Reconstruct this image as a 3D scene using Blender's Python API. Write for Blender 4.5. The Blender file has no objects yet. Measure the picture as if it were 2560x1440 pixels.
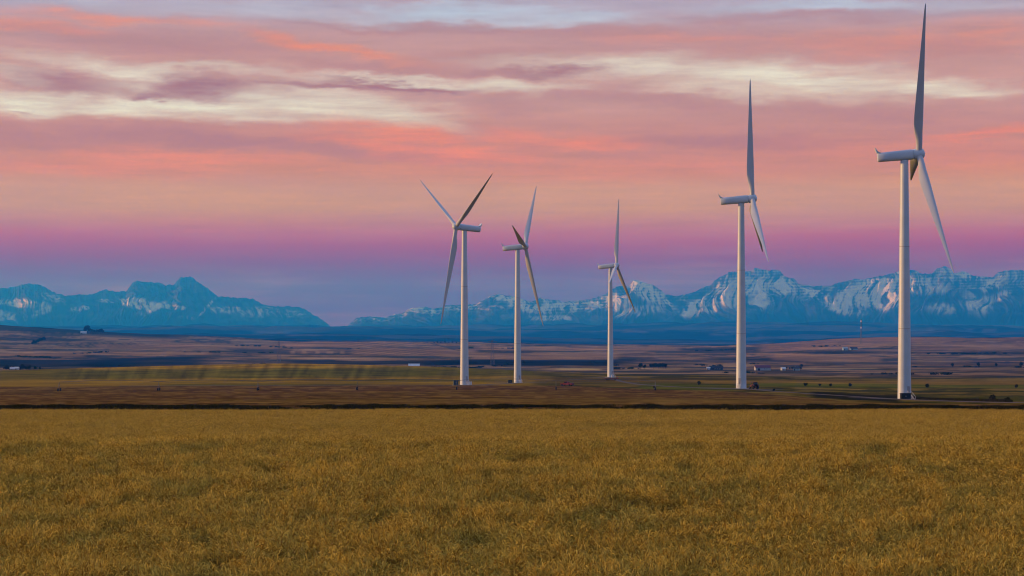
import bpy, bmesh, math, random
import numpy as np
from mathutils import Matrix, Vector

scene = bpy.context.scene
R_ = math.radians
random.seed(7)

# ------------------------------------------------------------------ camera
F = 4978.0            # focal length of a 70 mm lens over a 2560 px wide frame
HOR = 835.0           # row of the eye-level horizon in that frame
CX = 1280.0
cam_data = bpy.data.cameras.new('camera')
cam = bpy.data.objects.new('camera', cam_data)
scene.collection.objects.link(cam)
cam.location = (0, 0, 0)
cam.rotation_euler = (R_(90), 0, 0)
cam_data.sensor_width = 36.0
cam_data.lens = 36.0 * F / 2560.0
cam_data.shift_y = (HOR - 720.0) / 2560.0
cam_data.clip_start = 0.5
cam_data.clip_end = 120000.0
scene.camera = cam


def lin(c):
    return tuple(((v / 255.0) / 12.92 if v / 255.0 <= 0.04045 else ((v / 255.0 + 0.055) / 1.055) ** 2.4) for v in c)


# ------------------------------------------------------------------ world sky
HAZE_DENSITY = 6.6e-5                 # per metre, blue light; red and green scatter less
HAZE_COLOR = (.01, .30, 1.0)
HAZE_TOP = 1075.0
HAZE_GLOW = (.34, .32, .40)           # radiance that a very deep layer of this air settles to


def above_haze(c, y):
    """colour of the clear sky above the haze that is seen as c through it, at row y"""
    e = math.atan((HOR - y) / F)
    path = 41000.0 if e < .0262 else HAZE_TOP / math.sin(e)
    out = []
    for v, k, g in zip(lin(c), HAZE_COLOR, HAZE_GLOW):
        t = math.exp(-k * HAZE_DENSITY * path)
        out.append(max(.006, (v - (1 - t) * g) / t))
    return tuple(out)


SUN_AZ = -81.0        # degrees clockwise from the viewing direction (left of it)
SUN_EL = 5.0
world = bpy.data.worlds.new('World')
scene.world = world
world.use_nodes = True


def build_sky():
    nt = world.node_tree
    N, L = nt.nodes, nt.links
    N.clear()

    def node(t, **kw):
        n = N.new(t)
        for k, v in kw.items():
            setattr(n, k, v)
        return n

    def put(sock, v):
        if hasattr(v, 'is_linked'):
            L.new(v, sock)
        else:
            sock.default_value = v

    def m(op, a, b=0.0, clamp=False):
        n = node('ShaderNodeMath', operation=op, use_clamp=clamp)
        put(n.inputs[0], a)
        put(n.inputs[1], b)
        return n.outputs[0]

    def vec(x, y, z):
        n = node('ShaderNodeCombineXYZ')
        put(n.inputs[0], x)
        put(n.inputs[1], y)
        put(n.inputs[2], z)
        return n.outputs[0]

    def vm(op, a, b):
        n = node('ShaderNodeVectorMath', operation=op)
        put(n.inputs[0], a)
        put(n.inputs[1], b)
        return n.outputs[0] if op not in ('LENGTH', 'DOT_PRODUCT') else n.outputs[1]

    def mix(f, a, b):
        n = node('ShaderNodeMix', data_type='RGBA')
        put(n.inputs['Factor'], f)
        put(n.inputs[6], a)
        put(n.inputs[7], b)
        return n.outputs[2]

    def noise(v, scale, detail, rough=0.55, color=False):
        n = node('ShaderNodeTexNoise', noise_dimensions='3D')
        put(n.inputs['Vector'], v)
        n.inputs['Scale'].default_value = scale
        n.inputs['Detail'].default_value = detail
        n.inputs['Roughness'].default_value = rough
        return n.outputs[1 if color else 0]

    tc = node('ShaderNodeTexCoord')
    sep = node('ShaderNodeSeparateXYZ')
    L.new(tc.outputs['Generated'], sep.inputs[0])
    dx, dy, dz = sep.outputs
    az = m('ARCTAN2', dx, dy)
    el = m('ARCSINE', dz)
    X = m('MULTIPLY', az, F / 1000.0)
    Y = m('MULTIPLY', el, F / 1000.0)

    # colour of the clear sky by height above the horizon
    stops = [(835, (94, 114, 170)), (770, (98, 113, 170)), (725, (100, 110, 168)), (680, (114, 107, 163)),
             (645, (136, 103, 155)), (615, (158, 105, 146)), (585, (178, 112, 126)), (560, (188, 130, 130)), (525, (197, 148, 137)),
             (475, (205, 153, 142)), (430, (203, 140, 133)), (380, (200, 138, 138)), (320, (196, 140, 142)), (250, (200, 154, 153)),
             (150, (198, 150, 150)), (80, (190, 150, 156)), (25, (178, 166, 184)), (-60, (172, 166, 192))]
    stops = [(y, above_haze(c, y)) for y, c in stops]
    stops += [(y, lin(c)) for y, c in ((-320, (164, 166, 204)), (-800, (152, 169, 222)), (-2200, (142, 168, 232)), (-6900, (132, 165, 238)))]
    ramp = node('ShaderNodeValToRGB')
    cr = ramp.color_ramp
    els = cr.elements
    pos = [math.sqrt(max(0.0, 4.978 * math.atan((HOR - y) / F) if y > -2000 else (HOR - y) / 1000.0) / 7.82) for y, c in stops]
    els[0].position, els[1].position = pos[0], min(1, pos[-1])
    els[0].color = stops[0][1] + (1,)
    els[1].color = stops[-1][1] + (1,)
    for p, (y, c) in list(zip(pos, stops))[1:-1]:
        e = els.new(p)
        e.color = c + (1,)
    yy = m('POWER', m('DIVIDE', m('MAXIMUM', Y, 0.0), 7.82), 0.5)
    L.new(yy, ramp.inputs[0])
    col = ramp.outputs[0]
    turn = node('ShaderNodeMapRange', interpolation_type='SMOOTHSTEP')
    put(turn.inputs[0], dy)
    turn.inputs[1].default_value = 0.55
    turn.inputs[2].default_value = -0.55
    turn.inputs[3].default_value = 0.0
    turn.inputs[4].default_value = 0.85
    col = mix(turn.outputs[0], col, lin((120, 136, 172)) + (1,))

    # streaky cloud field, warped
    Ys = m('POWER', m('MAXIMUM', Y, 0.0), 0.75)
    wv = vec(m('MULTIPLY', dx, 9.0), m('MULTIPLY', dy, 9.0), m('MULTIPLY', Ys, 7.0))
    warp = noise(wv, 1.0, 3.0, 0.5, True)
    wsep = node('ShaderNodeSeparateXYZ')
    L.new(warp, wsep.inputs[0])
    wv2 = vec(m('MULTIPLY', dx, 30.0), m('MULTIPLY', dy, 30.0), m('MULTIPLY', Ys, 30.0))
    warp2 = noise(wv2, 1.0, 6.0, 0.66, True)
    wsep2 = node('ShaderNodeSeparateXYZ')
    L.new(warp2, wsep2.inputs[0])
    Xw = m('ADD', X, m('ADD', m('MULTIPLY', m('SUBTRACT', wsep.outputs[0], 0.5), 0.55),
                       m('MULTIPLY', m('SUBTRACT', wsep2.outputs[0], 0.5), 0.30)))
    Yw = m('ADD', Y, m('ADD', m('MULTIPLY', m('SUBTRACT', wsep.outputs[1], 0.5), 0.10),
                       m('MULTIPLY', m('SUBTRACT', wsep2.outputs[1], 0.5), 0.070)))
    P = vec(Xw, Yw, 0.0)
    fine = noise(vec(m('MULTIPLY', dx, 22.0), m('MULTIPLY', dy, 22.0), m('MULTIPLY', Ys, 62.0)), 1.0, 7.0, 0.66)
    broad = noise(vec(m('MULTIPLY', dx, 5.0), m('MULTIPLY', dy, 5.0), m('MULTIPLY', Ys, 9.0)), 1.0, 4.0, 0.55)

    def masks(blobs, soft):
        tot = None
        for b in blobs:
            px, py, rx, ry, rot, w = b
            a = math.atan((px - CX) / F)
            bx, by = F / 1000 * a, F / 1000 * math.atan((HOR - py) / F * math.cos(a))
            mp = node('ShaderNodeMapping', vector_type='TEXTURE')
            L.new(P, mp.inputs['Vector'])
            mp.inputs['Location'].default_value = (bx, by, 0)
            mp.inputs['Rotation'].default_value = (0, 0, R_(-rot))
            mp.inputs['Scale'].default_value = (rx / 1000, ry / 1000, 1)
            ln = vm('LENGTH', mp.outputs[0], (0, 0, 0))
            mr = node('ShaderNodeMapRange', interpolation_type='SMOOTHSTEP')
            put(mr.inputs[0], ln)
            mr.inputs[1].default_value = soft[0]
            mr.inputs[2].default_value = soft[1]
            mr.inputs[3].default_value = w
            mr.inputs[4].default_value = 0.0
            tot = mr.outputs[0] if tot is None else m('MAXIMUM', tot, mr.outputs[0])
        return tot

    def textured(mk, lo, hi):
        mr = node('ShaderNodeMapRange')
        put(mr.inputs[0], fine)
        mr.inputs[1].default_value = 0.30
        mr.inputs[2].default_value = 0.68
        mr.inputs[3].default_value = lo
        mr.inputs[4].default_value = hi
        return m('MULTIPLY', mk, mr.outputs[0], True)

    cream = [(90, 262, 270, 34, 0, .95), (430, 270, 340, 30, 1, 1), (700, 262, 240, 36, 4, .9), (880, 262, 230, 42, 9, .8),
             (1010, 290, 170, 26, 10, .5), (330, 188, 270, 24, 4, .75), (300, 222, 160, 20, 2, .6), (520, 182, 250, 12, 0, .6),
             (1000, 202, 330, 15, 2, .8), (1260, 212, 220, 16, 2, .8), (1340, 168, 260, 14, 4, .4), (1650, 186, 330, 30, 3, .75),
             (1960, 196, 360, 36, 3, .85), (2330, 208, 330, 20, 2, .75), (1850, 228, 240, 26, 3, .6), (20, 195, 90, 18, 0, .6)]
    bluewhite = [(1150, 34, 300, 26, 1, .75), (760, 16, 460, 24, 1, .35), (1390, 48, 260, 18, 3, .6), (2060, 22, 340, 18, 2, .55),
                 (400, 12, 300, 14, 0, .2), (2500, 16, 250, 16, 0, .25)]
    mauve = [(530, 228, 190, 34, -1, 1.3), (400, 246, 150, 13, 0, 1.1), (130, 214, 180, 30, 3, .95), (800, 214, 210, 11, -2, 1.0),
             (960, 208, 220, 12, 3, 1.1), (1400, 186, 210, 14, 2, 1.0), (1200, 181, 180, 9, 3, .5), (400, 112, 420, 36, 2, .45),
             (560, 360, 380, 34, 2, .75), (760, 380, 260, 22, 3, .6), (160, 352, 320, 26, 3, .5), (1000, 392, 180, 12, 5, .5),
             (1840, 348, 250, 20, 2, .75), (1650, 380, 220, 12, 2, .3), (2100, 272, 320, 30, 1, .45), (1640, 258, 300, 26, 4, .5),
             (1250, 250, 260, 26, 4, .4), (1120, 66, 420, 14, 2, .45), (1990, 50, 330, 14, 1, .45), (1480, 82, 300, 20, 0, .35),
             (1200, 150, 260, 26, 2, .4), (900, 165, 300, 18, 3, .4), (2420, 130, 260, 22, 3, .3), (70, 282, 50, 5, 0, .5)]
    orange = [(790, 112, 180, 18, 11, .75), (860, 132, 120, 14, 10, .3), (250, 44, 260, 15, 1, .6), (80, 70, 190, 18, 2, .55),
              (1000, 338, 200, 34, 6, 1.0), (930, 365, 150, 18, 6, .9), (1130, 384, 190, 22, 0, .95), (1480, 346, 150, 20, 1, 1.0),
              (1330, 340, 170, 26, 0, .65), (2470, 318, 210, 11, -4, 1), (470, 408, 280, 20, 2, .7), (260, 425, 340, 22, 0, .6),
              (2500, 92, 170, 34, 0, .55), (2200, 112, 320, 28, 1, .4), (1760, 108, 260, 18, 2, .35), (2300, 372, 420, 36, 0, .35),
              (1720, 425, 180, 26, -6, .35), (1500, 420, 500, 36, 0, .3)]
    # general cloud texture over the whole sky dome
    gen = node('ShaderNodeMapRange', interpolation_type='SMOOTHSTEP')
    put(gen.inputs[0], broad)
    gen.inputs[1].default_value = 0.42
    gen.inputs[2].default_value = 0.72
    gen.inputs[3].default_value = 0.0
    gen.inputs[4].default_value = 0.40
    col = mix(textured(gen.outputs[0], 0.3, 1.2), col, above_haze((176, 132, 146), 200) + (1,))
    plain_sky = col
    col = mix(textured(masks(cream, (.1, 1.5)), .62, 1.15), col, above_haze((222, 214, 198), 220) + (1,))
    col = mix(textured(masks(bluewhite, (.1, 1.5)), .75, 1.1), col, above_haze((184, 202, 220), 30) + (1,))
    col = mix(textured(masks(mauve, (.1, 1.4)), .5, 1.15), col, above_haze((166, 120, 138), 250) + (1,))
    col = mix(textured(masks(orange, (0.0, 1.75)), .35, 1.0), col, above_haze((234, 136, 118), 250) + (1,))

    # fine wisps through everything
    wisp = node('ShaderNodeMapRange')
    put(wisp.inputs[0], fine)
    wisp.inputs[1].default_value = 0.3
    wisp.inputs[2].default_value = 0.7
    wisp.inputs[3].default_value = 0.90
    wisp.inputs[4].default_value = 1.09
    sc_ = node('ShaderNodeVectorMath', operation='SCALE')
    put(sc_.inputs[0], col)
    put(sc_.inputs['Scale'], wisp.outputs[0])
    col = sc_.outputs[0]

    # physical twilight sky adds its own gradient underneath
    sky = node('ShaderNodeTexSky', sky_type='NISHITA')
    sky.sun_disc = False
    sky.sun_elevation = R_(SUN_EL)
    sky.sun_rotation = R_(SUN_AZ)
    bg1 = node('ShaderNodeBackground')
    L.new(sky.outputs[0], bg1.inputs[0])
    bg1.inputs[1].default_value = 0.003
    # the individual clouds all lie in one part of the sky; elsewhere the mixer skips them
    near = m('MULTIPLY', m('LESS_THAN', m('ABSOLUTE', X), 2.35), m('MULTIPLY', m('GREATER_THAN', Y, 0.25), m('LESS_THAN', Y, 1.10)))
    bg3 = node('ShaderNodeBackground')
    L.new(plain_sky, bg3.inputs[0])
    bg4 = node('ShaderNodeBackground')
    L.new(col, bg4.inputs[0])
    bg2 = node('ShaderNodeMixShader')
    L.new(near, bg2.inputs[0])
    L.new(bg3.outputs[0], bg2.inputs[1])
    L.new(bg4.outputs[0], bg2.inputs[2])
    add = node('ShaderNodeAddShader')
    L.new(bg1.outputs[0], add.inputs[0])
    L.new(bg2.outputs[0], add.inputs[1])
    out = node('ShaderNodeOutputWorld')
    L.new(add.outputs[0], out.inputs[0])


build_sky()

# ------------------------------------------------------------------ sun, exposure
sun_data = bpy.data.lights.new('sun', 'SUN')
sun_data.energy = 3.4
sun_data.angle = R_(4.0)
sun_data.color = (1.0, 0.67, 0.38)
sun = bpy.data.objects.new('sun', sun_data)
scene.collection.objects.link(sun)
_sd = Vector((math.sin(R_(SUN_AZ)) * math.cos(R_(SUN_EL)), math.cos(R_(SUN_AZ)) * math.cos(R_(SUN_EL)), math.sin(R_(SUN_EL))))
sun.rotation_euler = _sd.to_track_quat('Z', 'Y').to_euler()
sun.location = (-50, -50, 80)

scene.view_settings.view_transform = 'Standard'
scene.view_settings.look = 'None'
scene.view_settings.exposure = 0.0
scene.view_settings.gamma = 1.0
scene.view_settings.use_curve_mapping = False
scene.render.engine = 'CYCLES'
scene.cycles.use_denoising = True
scene.cycles.filter_width = 1.1
scene.cycles.max_bounces = 4
scene.cycles.volume_bounces = 1
scene.cycles.transparent_max_bounces = 8


# ------------------------------------------------------------------ numpy noise
def _hash(ix, iy, seed):
    h = (ix.astype(np.int64) * 374761393 + iy.astype(np.int64) * 668265263 + seed * 1442695041) & 0xFFFFFFFF
    h = ((h ^ (h >> 13)) * 1274126177) & 0xFFFFFFFF
    h = h ^ (h >> 16)
    return (h & 0xFFFFFF) / float(0xFFFFFF)


def vnoise(x, y, seed=0):
    x = np.asarray(x, float)
    y = np.asarray(y, float)
    ix, iy = np.floor(x), np.floor(y)
    fx, fy = x - ix, y - iy
    ux, uy = fx * fx * fx * (fx * (fx * 6 - 15) + 10), fy * fy * fy * (fy * (fy * 6 - 15) + 10)
    a, b = _hash(ix, iy, seed), _hash(ix + 1, iy, seed)
    c, d = _hash(ix, iy + 1, seed), _hash(ix + 1, iy + 1, seed)
    return (a * (1 - ux) + b * ux) * (1 - uy) + (c * (1 - ux) + d * ux) * uy


def fbm(x, y, oct=4, seed=0, gain=0.5):
    s, a, t = 0.0, 1.0, 0.0
    for o in range(oct):
        s = s + a * vnoise(x * 2 ** o + 17.3 * o, y * 2 ** o + 9.1 * o, seed + o)
        t += a
        a *= gain
    return s / t


def ridged(x, y, oct=4, seed=0, gain=0.5):
    s, a, t = 0.0, 1.0, 0.0
    for o in range(oct):
        s = s + a * (1 - np.abs(2 * vnoise(x * 2 ** o + 5.7 * o, y * 2 ** o + 3.3 * o, seed + o) - 1))
        t += a
        a *= gain
    return s / t


def sstep(a, b, x):
    t = np.clip((x - a) / (b - a), 0, 1)
    return t * t * (3 - 2 * t)


# ------------------------------------------------------------------ terrain height
PXC = np.array([-2600, -200, 0, 250, 700, 1000, 1160, 1300, 1520, 1850, 2100, 2260, 2560, 2760, 5200], float)
ROWS = []


def zrow(d, z):
    ROWS.append((d, np.full(len(PXC), float(z))))


def yrow(d, ys):
    ROWS.append((d, -(np.array(ys, float) - HOR) * d / F))


for d_, z_ in ((0.5, -5.30), (15, -5.28), (36, -5.22), (55, -5.08), (66, -4.93), (74, -4.86), (77, -5.00), (84, -5.70), (92, -6.40), (104, -6.98), (115, -7.15),
               (150, -7.60), (180, -7.98), (192, -8.12), (197, -8.62), (207, -8.66), (214, -8.16), (226, -8.05)):
    zrow(d_, z_)
#            -2600 -200    0   250   700  1000  1160  1300  1520  1850  2100  2260  2560  2760  5200
yrow(300, (1003, 1003, 1003, 1002, 1000, 1000, 1000, 1000, 1001, 1003, 1006, 1008, 1009, 1009, 1009))
yrow(400, (992, 992, 992, 991, 989, 989, 989, 990, 991, 994, 1000, 1005, 1007, 1007, 1007))
yrow(545, (983, 983, 983, 982, 980, 978, 978, 978, 979, 983, 993, 1000, 1002, 1002, 1002))
yrow(620, (979, 979, 979, 978, 976, 975, 974, 974, 975, 977, 986, 992, 994, 994, 994))
yrow(705, (974, 974, 974, 973, 971, 970, 969, 969, 970, 972, 977, 982, 984, 984, 984))
yrow(846, (967, 967, 967, 966, 964, 963, 963, 963, 962, 962, 967, 970, 971, 971, 971))
yrow(981, (958, 958, 958, 958, 957, 957, 958, 958, 956, 956, 960, 962, 963, 963, 963))
yrow(1200, (945, 945, 945, 940, 938, 941, 944, 945, 943, 947, 952, 953, 953, 953, 953))
yrow(1500, (926, 926, 924, 915, 902, 908, 914, 923, 935, 939, 944, 945, 944, 944, 944))
yrow(1700, (932, 932, 930, 926, 918, 922, 925, 928, 932, 935, 939, 940, 939, 939, 939))
yrow(2100, (929, 929, 928, 925, 921, 921, 922, 924, 926, 929, 931, 932, 930, 930, 930))
yrow(2600, (915, 915, 915, 913, 913, 915, 915, 917, 918, 920, 920, 921, 920, 920, 920))
yrow(3600, (890, 890, 890, 892, 893, 893, 893, 895, 900, 900, 893, 895, 897, 897, 897))
yrow(4800, (848, 848, 850, 858, 868, 870, 872, 873, 880, 880, 866, 868, 870, 870, 870))
yrow(6000, (806, 806, 812, 831, 850, 851, 855, 860, 866, 864, 844, 842, 842, 842, 842))
yrow(7200, (818, 818, 822, 838, 855, 857, 859, 863, 869, 868, 854, 852, 852, 852, 852))
yrow(13000, (836, 836, 838, 842, 846, 851, 853, 856, 860, 858, 854, 852, 850, 850, 850))
yrow(16500, (826, 826, 827, 828, 832, 836, 838, 840, 842, 838, 836, 835, 835, 835, 835))
yrow(21000, (814, 814, 817, 813, 811, 814, 815, 817, 815, 810, 803, 806, 813, 813, 813))
yrow(23500, (822, 822, 822, 821, 818, 818, 820, 821, 820, 818, 815, 815, 819, 819, 819))
yrow(25000, (824, 824, 824, 823, 822, 822, 823, 823, 822, 822, 821, 820, 822, 822, 822))
yrow(40000, (832,) * 15)

LD = np.linspace(math.log(0.5), math.log(40000), 900)
PXF = np.linspace(-2600, 5200, 391)
_rd = np.log(np.array([r[0] for r in ROWS]))
_rz = np.array([r[1] for r in ROWS])
_t1 = np.stack([np.interp(LD, _rd, _rz[:, j] / np.exp(_rd)) for j in range(len(PXC))], 1)
TAB = np.stack([np.interp(PXF, PXC, _t1[i]) for i in range(len(LD))], 0)


def _blur(a, axis, k):
    w = np.exp(-0.5 * (np.arange(-3 * k, 3 * k + 1) / k) ** 2)
    w /= w.sum()
    pad = [(0, 0), (0, 0)]
    pad[axis] = (3 * k, 3 * k)
    b = np.pad(a, pad, mode='edge')
    return np.apply_along_axis(lambda v: np.convolve(v, w, 'valid'), axis, b)


TAB_S = _blur(_blur(TAB, 1, 3), 0, 4)
_near = sstep(math.log(190), math.log(420), LD)[:, None]
TAB = TAB * (1 - _near) + TAB_S * _near
TAB = _blur(TAB, 0, 1)


def ground_z(x, y):
    x = np.asarray(x, float)
    y = np.asarray(y, float)
    yc = np.maximum(y, 0.6)
    px = np.clip(CX + F * x / yc, -2590, 5190)
    u = (np.log(yc) - LD[0]) / (LD[1] - LD[0])
    v = (px - PXF[0]) / (PXF[1] - PXF[0])
    i = np.clip(np.floor(u).astype(int), 0, len(LD) - 2)
    j = np.clip(np.floor(v).astype(int), 0, len(PXF) - 2)
    fu, fv = np.clip(u - i, 0, 1), np.clip(v - j, 0, 1)
    s = (TAB[i, j] * (1 - fv) + TAB[i, j + 1] * fv) * (1 - fu) + (TAB[i + 1, j] * (1 - fv) + TAB[i + 1, j + 1] * fv) * fu
    z = s * yc
    z = np.where(y < 15, -5.28, z)
    und = (fbm(x / 9.0, y / 14.0, 3, 3) - 0.5) * np.where(y < 200, 0.22 * sstep(30, 70, y) + 0.06, 0.0)
    far = (fbm(x / 320.0, y / 420.0, 4, 11) - 0.5) * 0.0035 * y * sstep(1100, 2600, y)
    roll = (ridged(x / 5200.0, y / 2100.0, 3, 15) - .55) * 95.0 * sstep(9500, 12500, y) * (1 - sstep(22500, 24500, y))
    return z + und + far + roll


def at(px, d):
    x = (px - CX) / F * d
    return x, d, float(ground_z(np.array([x]), np.array([d]))[0])


# ------------------------------------------------------------------ mesh helpers
def mesh_np(name, v, f, mats=(), smooth=True, midx=None, col=None):
    v = np.asarray(v, np.float32)
    me = bpy.data.meshes.new(name)
    if isinstance(f, np.ndarray):
        k = f.shape[1]
        me.vertices.add(len(v))
        me.vertices.foreach_set('co', v.ravel())
        me.loops.add(f.size)
        me.loops.foreach_set('vertex_index', f.astype(np.int32).ravel())
        me.polygons.add(len(f))
        me.polygons.foreach_set('loop_start', np.arange(0, f.size, k, dtype=np.int32))
        me.polygons.foreach_set('loop_total', np.full(len(f), k, np.int32))
    else:
        me.from_pydata([tuple(map(float, p)) for p in v], [], f)
    me.update(calc_edges=True)
    me.validate()
    me.polygons.foreach_set('use_smooth', np.full(len(me.polygons), smooth))
    if midx is not None:
        me.polygons.foreach_set('material_index', np.asarray(midx, np.int32))
    if col is not None:
        a = me.attributes.new('Col', 'FLOAT_COLOR', 'POINT')
        c = np.ones((len(v), 4), np.float32)
        c[:, :3] = col
        a.data.foreach_set('color', c.ravel())
    for mt in mats:
        me.materials.append(mt)
    return me


def grid_faces(nr, nc):
    i, j = np.meshgrid(np.arange(nr - 1), np.arange(nc - 1), indexing='ij')
    a = (i * nc + j).ravel()
    return np.stack([a, a + 1, a + nc + 1, a + nc], 1)


def link(o, parent=None):
    scene.collection.objects.link(o)
    if parent is not None:
        o.parent = parent
    return o


def obj(name, me, parent=None, loc=None, mat=None):
    o = bpy.data.objects.new(name, me)
    link(o, parent)
    if loc is not None:
        o.location = loc
    if mat is not None:
        o.matrix_basis = mat
    return o


def tag(o, label, cat=None, group=None, kind=None):
    if label:
        o['label'] = label
    if cat:
        o['category'] = cat
    if group:
        o['group'] = group
    if kind:
        o['kind'] = kind
    return o


def empty(name, loc, rz=0.0):
    o = bpy.data.objects.new(name, None)
    o.empty_display_size = 0.5
    link(o)
    o.location = loc
    o.rotation_euler = (0, 0, rz)
    return o


class MB:
    """collects boxes, tubes, lathes and prisms into one mesh"""

    def __init__(self):
        self.v, self.f = [], []

    def add(self, v, f):
        n = len(self.v)
        self.v += [tuple(p) for p in v]
        self.f += [tuple(i + n for i in q) for q in f]
        return self

    def box(self, c, s, rz=0.0, bevel=0.0):
        cx, cy, cz = c
        hx, hy, hz = s[0] / 2, s[1] / 2, s[2] / 2
        ca, sa = math.cos(rz), math.sin(rz)
        b = min(bevel, hx * .9, hy * .9, hz * .9)
        if b <= 0:
            pts = [(x, y, z) for z in (-hz, hz) for x, y in ((-hx, -hy), (hx, -hy), (hx, hy), (-hx, hy))]
            fs = [(3, 2, 1, 0), (4, 5, 6, 7), (0, 1, 5, 4), (1, 2, 6, 5), (2, 3, 7, 6), (3, 0, 4, 7)]
        else:
            pts, fs = [], []
            for z, k in ((-hz, b), (-hz + b, 0), (hz - b, 0), (hz, b)):
                x, y = hx - k, hy - k
                q = b if k == 0 else b * .6
                pts += [(-x + q, -y, z), (x - q, -y, z), (x, -y + q, z), (x, y - q, z), (x - q, y, z), (-x + q, y, z), (-x, y - q, z), (-x, -y + q, z)]
            for r in range(3):
                for k in range(8):
                    fs.append((r * 8 + k, r * 8 + (k + 1) % 8, r * 8 + 8 + (k + 1) % 8, r * 8 + 8 + k))
            fs.append(tuple(range(7, -1, -1)))
            fs.append(tuple(range(24, 32)))
        return self.add([(cx + x * ca - y * sa, cy + x * sa + y * ca, cz + z) for x, y, z in pts], fs)

    def tube(self, p, q, r0, r1=None, n=8, cap=True):
        r1 = r0 if r1 is None else r1
        p, q = Vector(p), Vector(q)
        d = (q - p).normalized()
        a = Vector((0, 0, 1)) if abs(d.z) < .9 else Vector((1, 0, 0))
        u = d.cross(a).normalized()
        w = d.cross(u)
        pts = []
        for c, r in ((p, r0), (q, r1)):
            for k in range(n):
                t = 2 * math.pi * k / n
                pts.append(c + u * (r * math.cos(t)) + w * (r * math.sin(t)))
        fs = [(k, (k + 1) % n, n + (k + 1) % n, n + k) for k in range(n)]
        if cap:
            fs += [tuple(range(n - 1, -1, -1)), tuple(range(n, 2 * n))]
        return self.add(pts, fs)

    def lathe(self, prof, n=32, axis='Z', caps=True):
        pts = []
        for r, h in prof:
            for k in range(n):
                t = 2 * math.pi * k / n
                a, b = r * math.cos(t), r * math.sin(t)
                pts.append((a, b, h) if axis == 'Z' else (h, a, b))
        fs = []
        for i in range(len(prof) - 1):
            for k in range(n):
                fs.append((i * n + k, i * n + (k + 1) % n, (i + 1) * n + (k + 1) % n, (i + 1) * n + k))
        if caps:
            fs += [tuple(range(n - 1, -1, -1)), tuple(range((len(prof) - 1) * n, len(prof) * n))]
        return self.add(pts, fs)

    def prism(self, poly, y0, y1):
        """poly in XZ, extruded along Y"""
        n = len(poly)
        pts = [(x, y0, z) for x, z in poly] + [(x, y1, z) for x, z in poly]
        fs = [(k, (k + 1) % n, n + (k + 1) % n, n + k) for k in range(n)]
        fs += [tuple(range(n - 1, -1, -1)), tuple(range(n, 2 * n))]
        return self.add(pts, fs)

    def mesh(self, name, mat, smooth_angle=None):
        me = bpy.data.meshes.new(name)
        me.from_pydata([tuple(map(float, p)) for p in self.v], [], self.f)
        bm = bmesh.new()
        bm.from_mesh(me)
        bmesh.ops.recalc_face_normals(bm, faces=bm.faces)
        bm.to_mesh(me)
        bm.free()
        if smooth_angle:
            me.polygons.foreach_set('use_smooth', np.ones(len(me.polygons), bool))
            me.set_sharp_from_angle(angle=R_(smooth_angle))
        me.materials.append(mat)
        me.update()
        return me

    def build(self, name, mat, parent=None, smooth_angle=None, mtx=None, loc=None):
        return obj(name, self.mesh(name, mat, smooth_angle), parent, loc, mtx)


# ------------------------------------------------------------------ materials
def new_mat(name):
    mt = bpy.data.materials.new(name)
    mt.use_nodes = True
    nt = mt.node_tree
    b = nt.nodes['Principled BSDF']
    return mt, nt, b


def plain(name, col, rough=0.6, var=0.12, scale=3.0, metal=0.0, spec=0.4, bump=0.0):
    mt, nt, b = new_mat(name)
    b.inputs['Roughness'].default_value = rough
    b.inputs['Metallic'].default_value = metal
    b.inputs['Specular IOR Level'].default_value = spec
    tc = nt.nodes.new('ShaderNodeTexCoord')
    no = nt.nodes.new('ShaderNodeTexNoise')
    no.inputs['Scale'].default_value = scale
    no.inputs['Detail'].default_value = 6
    nt.links.new(tc.outputs['Object'], no.inputs['Vector'])
    mr = nt.nodes.new('ShaderNodeMapRange')
    mr.inputs[1].default_value = .25
    mr.inputs[2].default_value = .75
    mr.inputs[3].default_value = 1 - var
    mr.inputs[4].default_value = 1 + var
    nt.links.new(no.outputs[0], mr.inputs[0])
    mx = nt.nodes.new('ShaderNodeVectorMath')
    mx.operation = 'SCALE'
    mx.inputs[0].default_value = col
    nt.links.new(mr.outputs[0], mx.inputs['Scale'])
    nt.links.new(mx.outputs[0], b.inputs['Base Color'])
    if bump:
        bp = nt.nodes.new('ShaderNodeBump')
        bp.inputs['Strength'].default_value = bump
        nt.links.new(no.outputs[0], bp.inputs['Height'])
        nt.links.new(bp.outputs[0], b.inputs['Normal'])
    return mt


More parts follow.
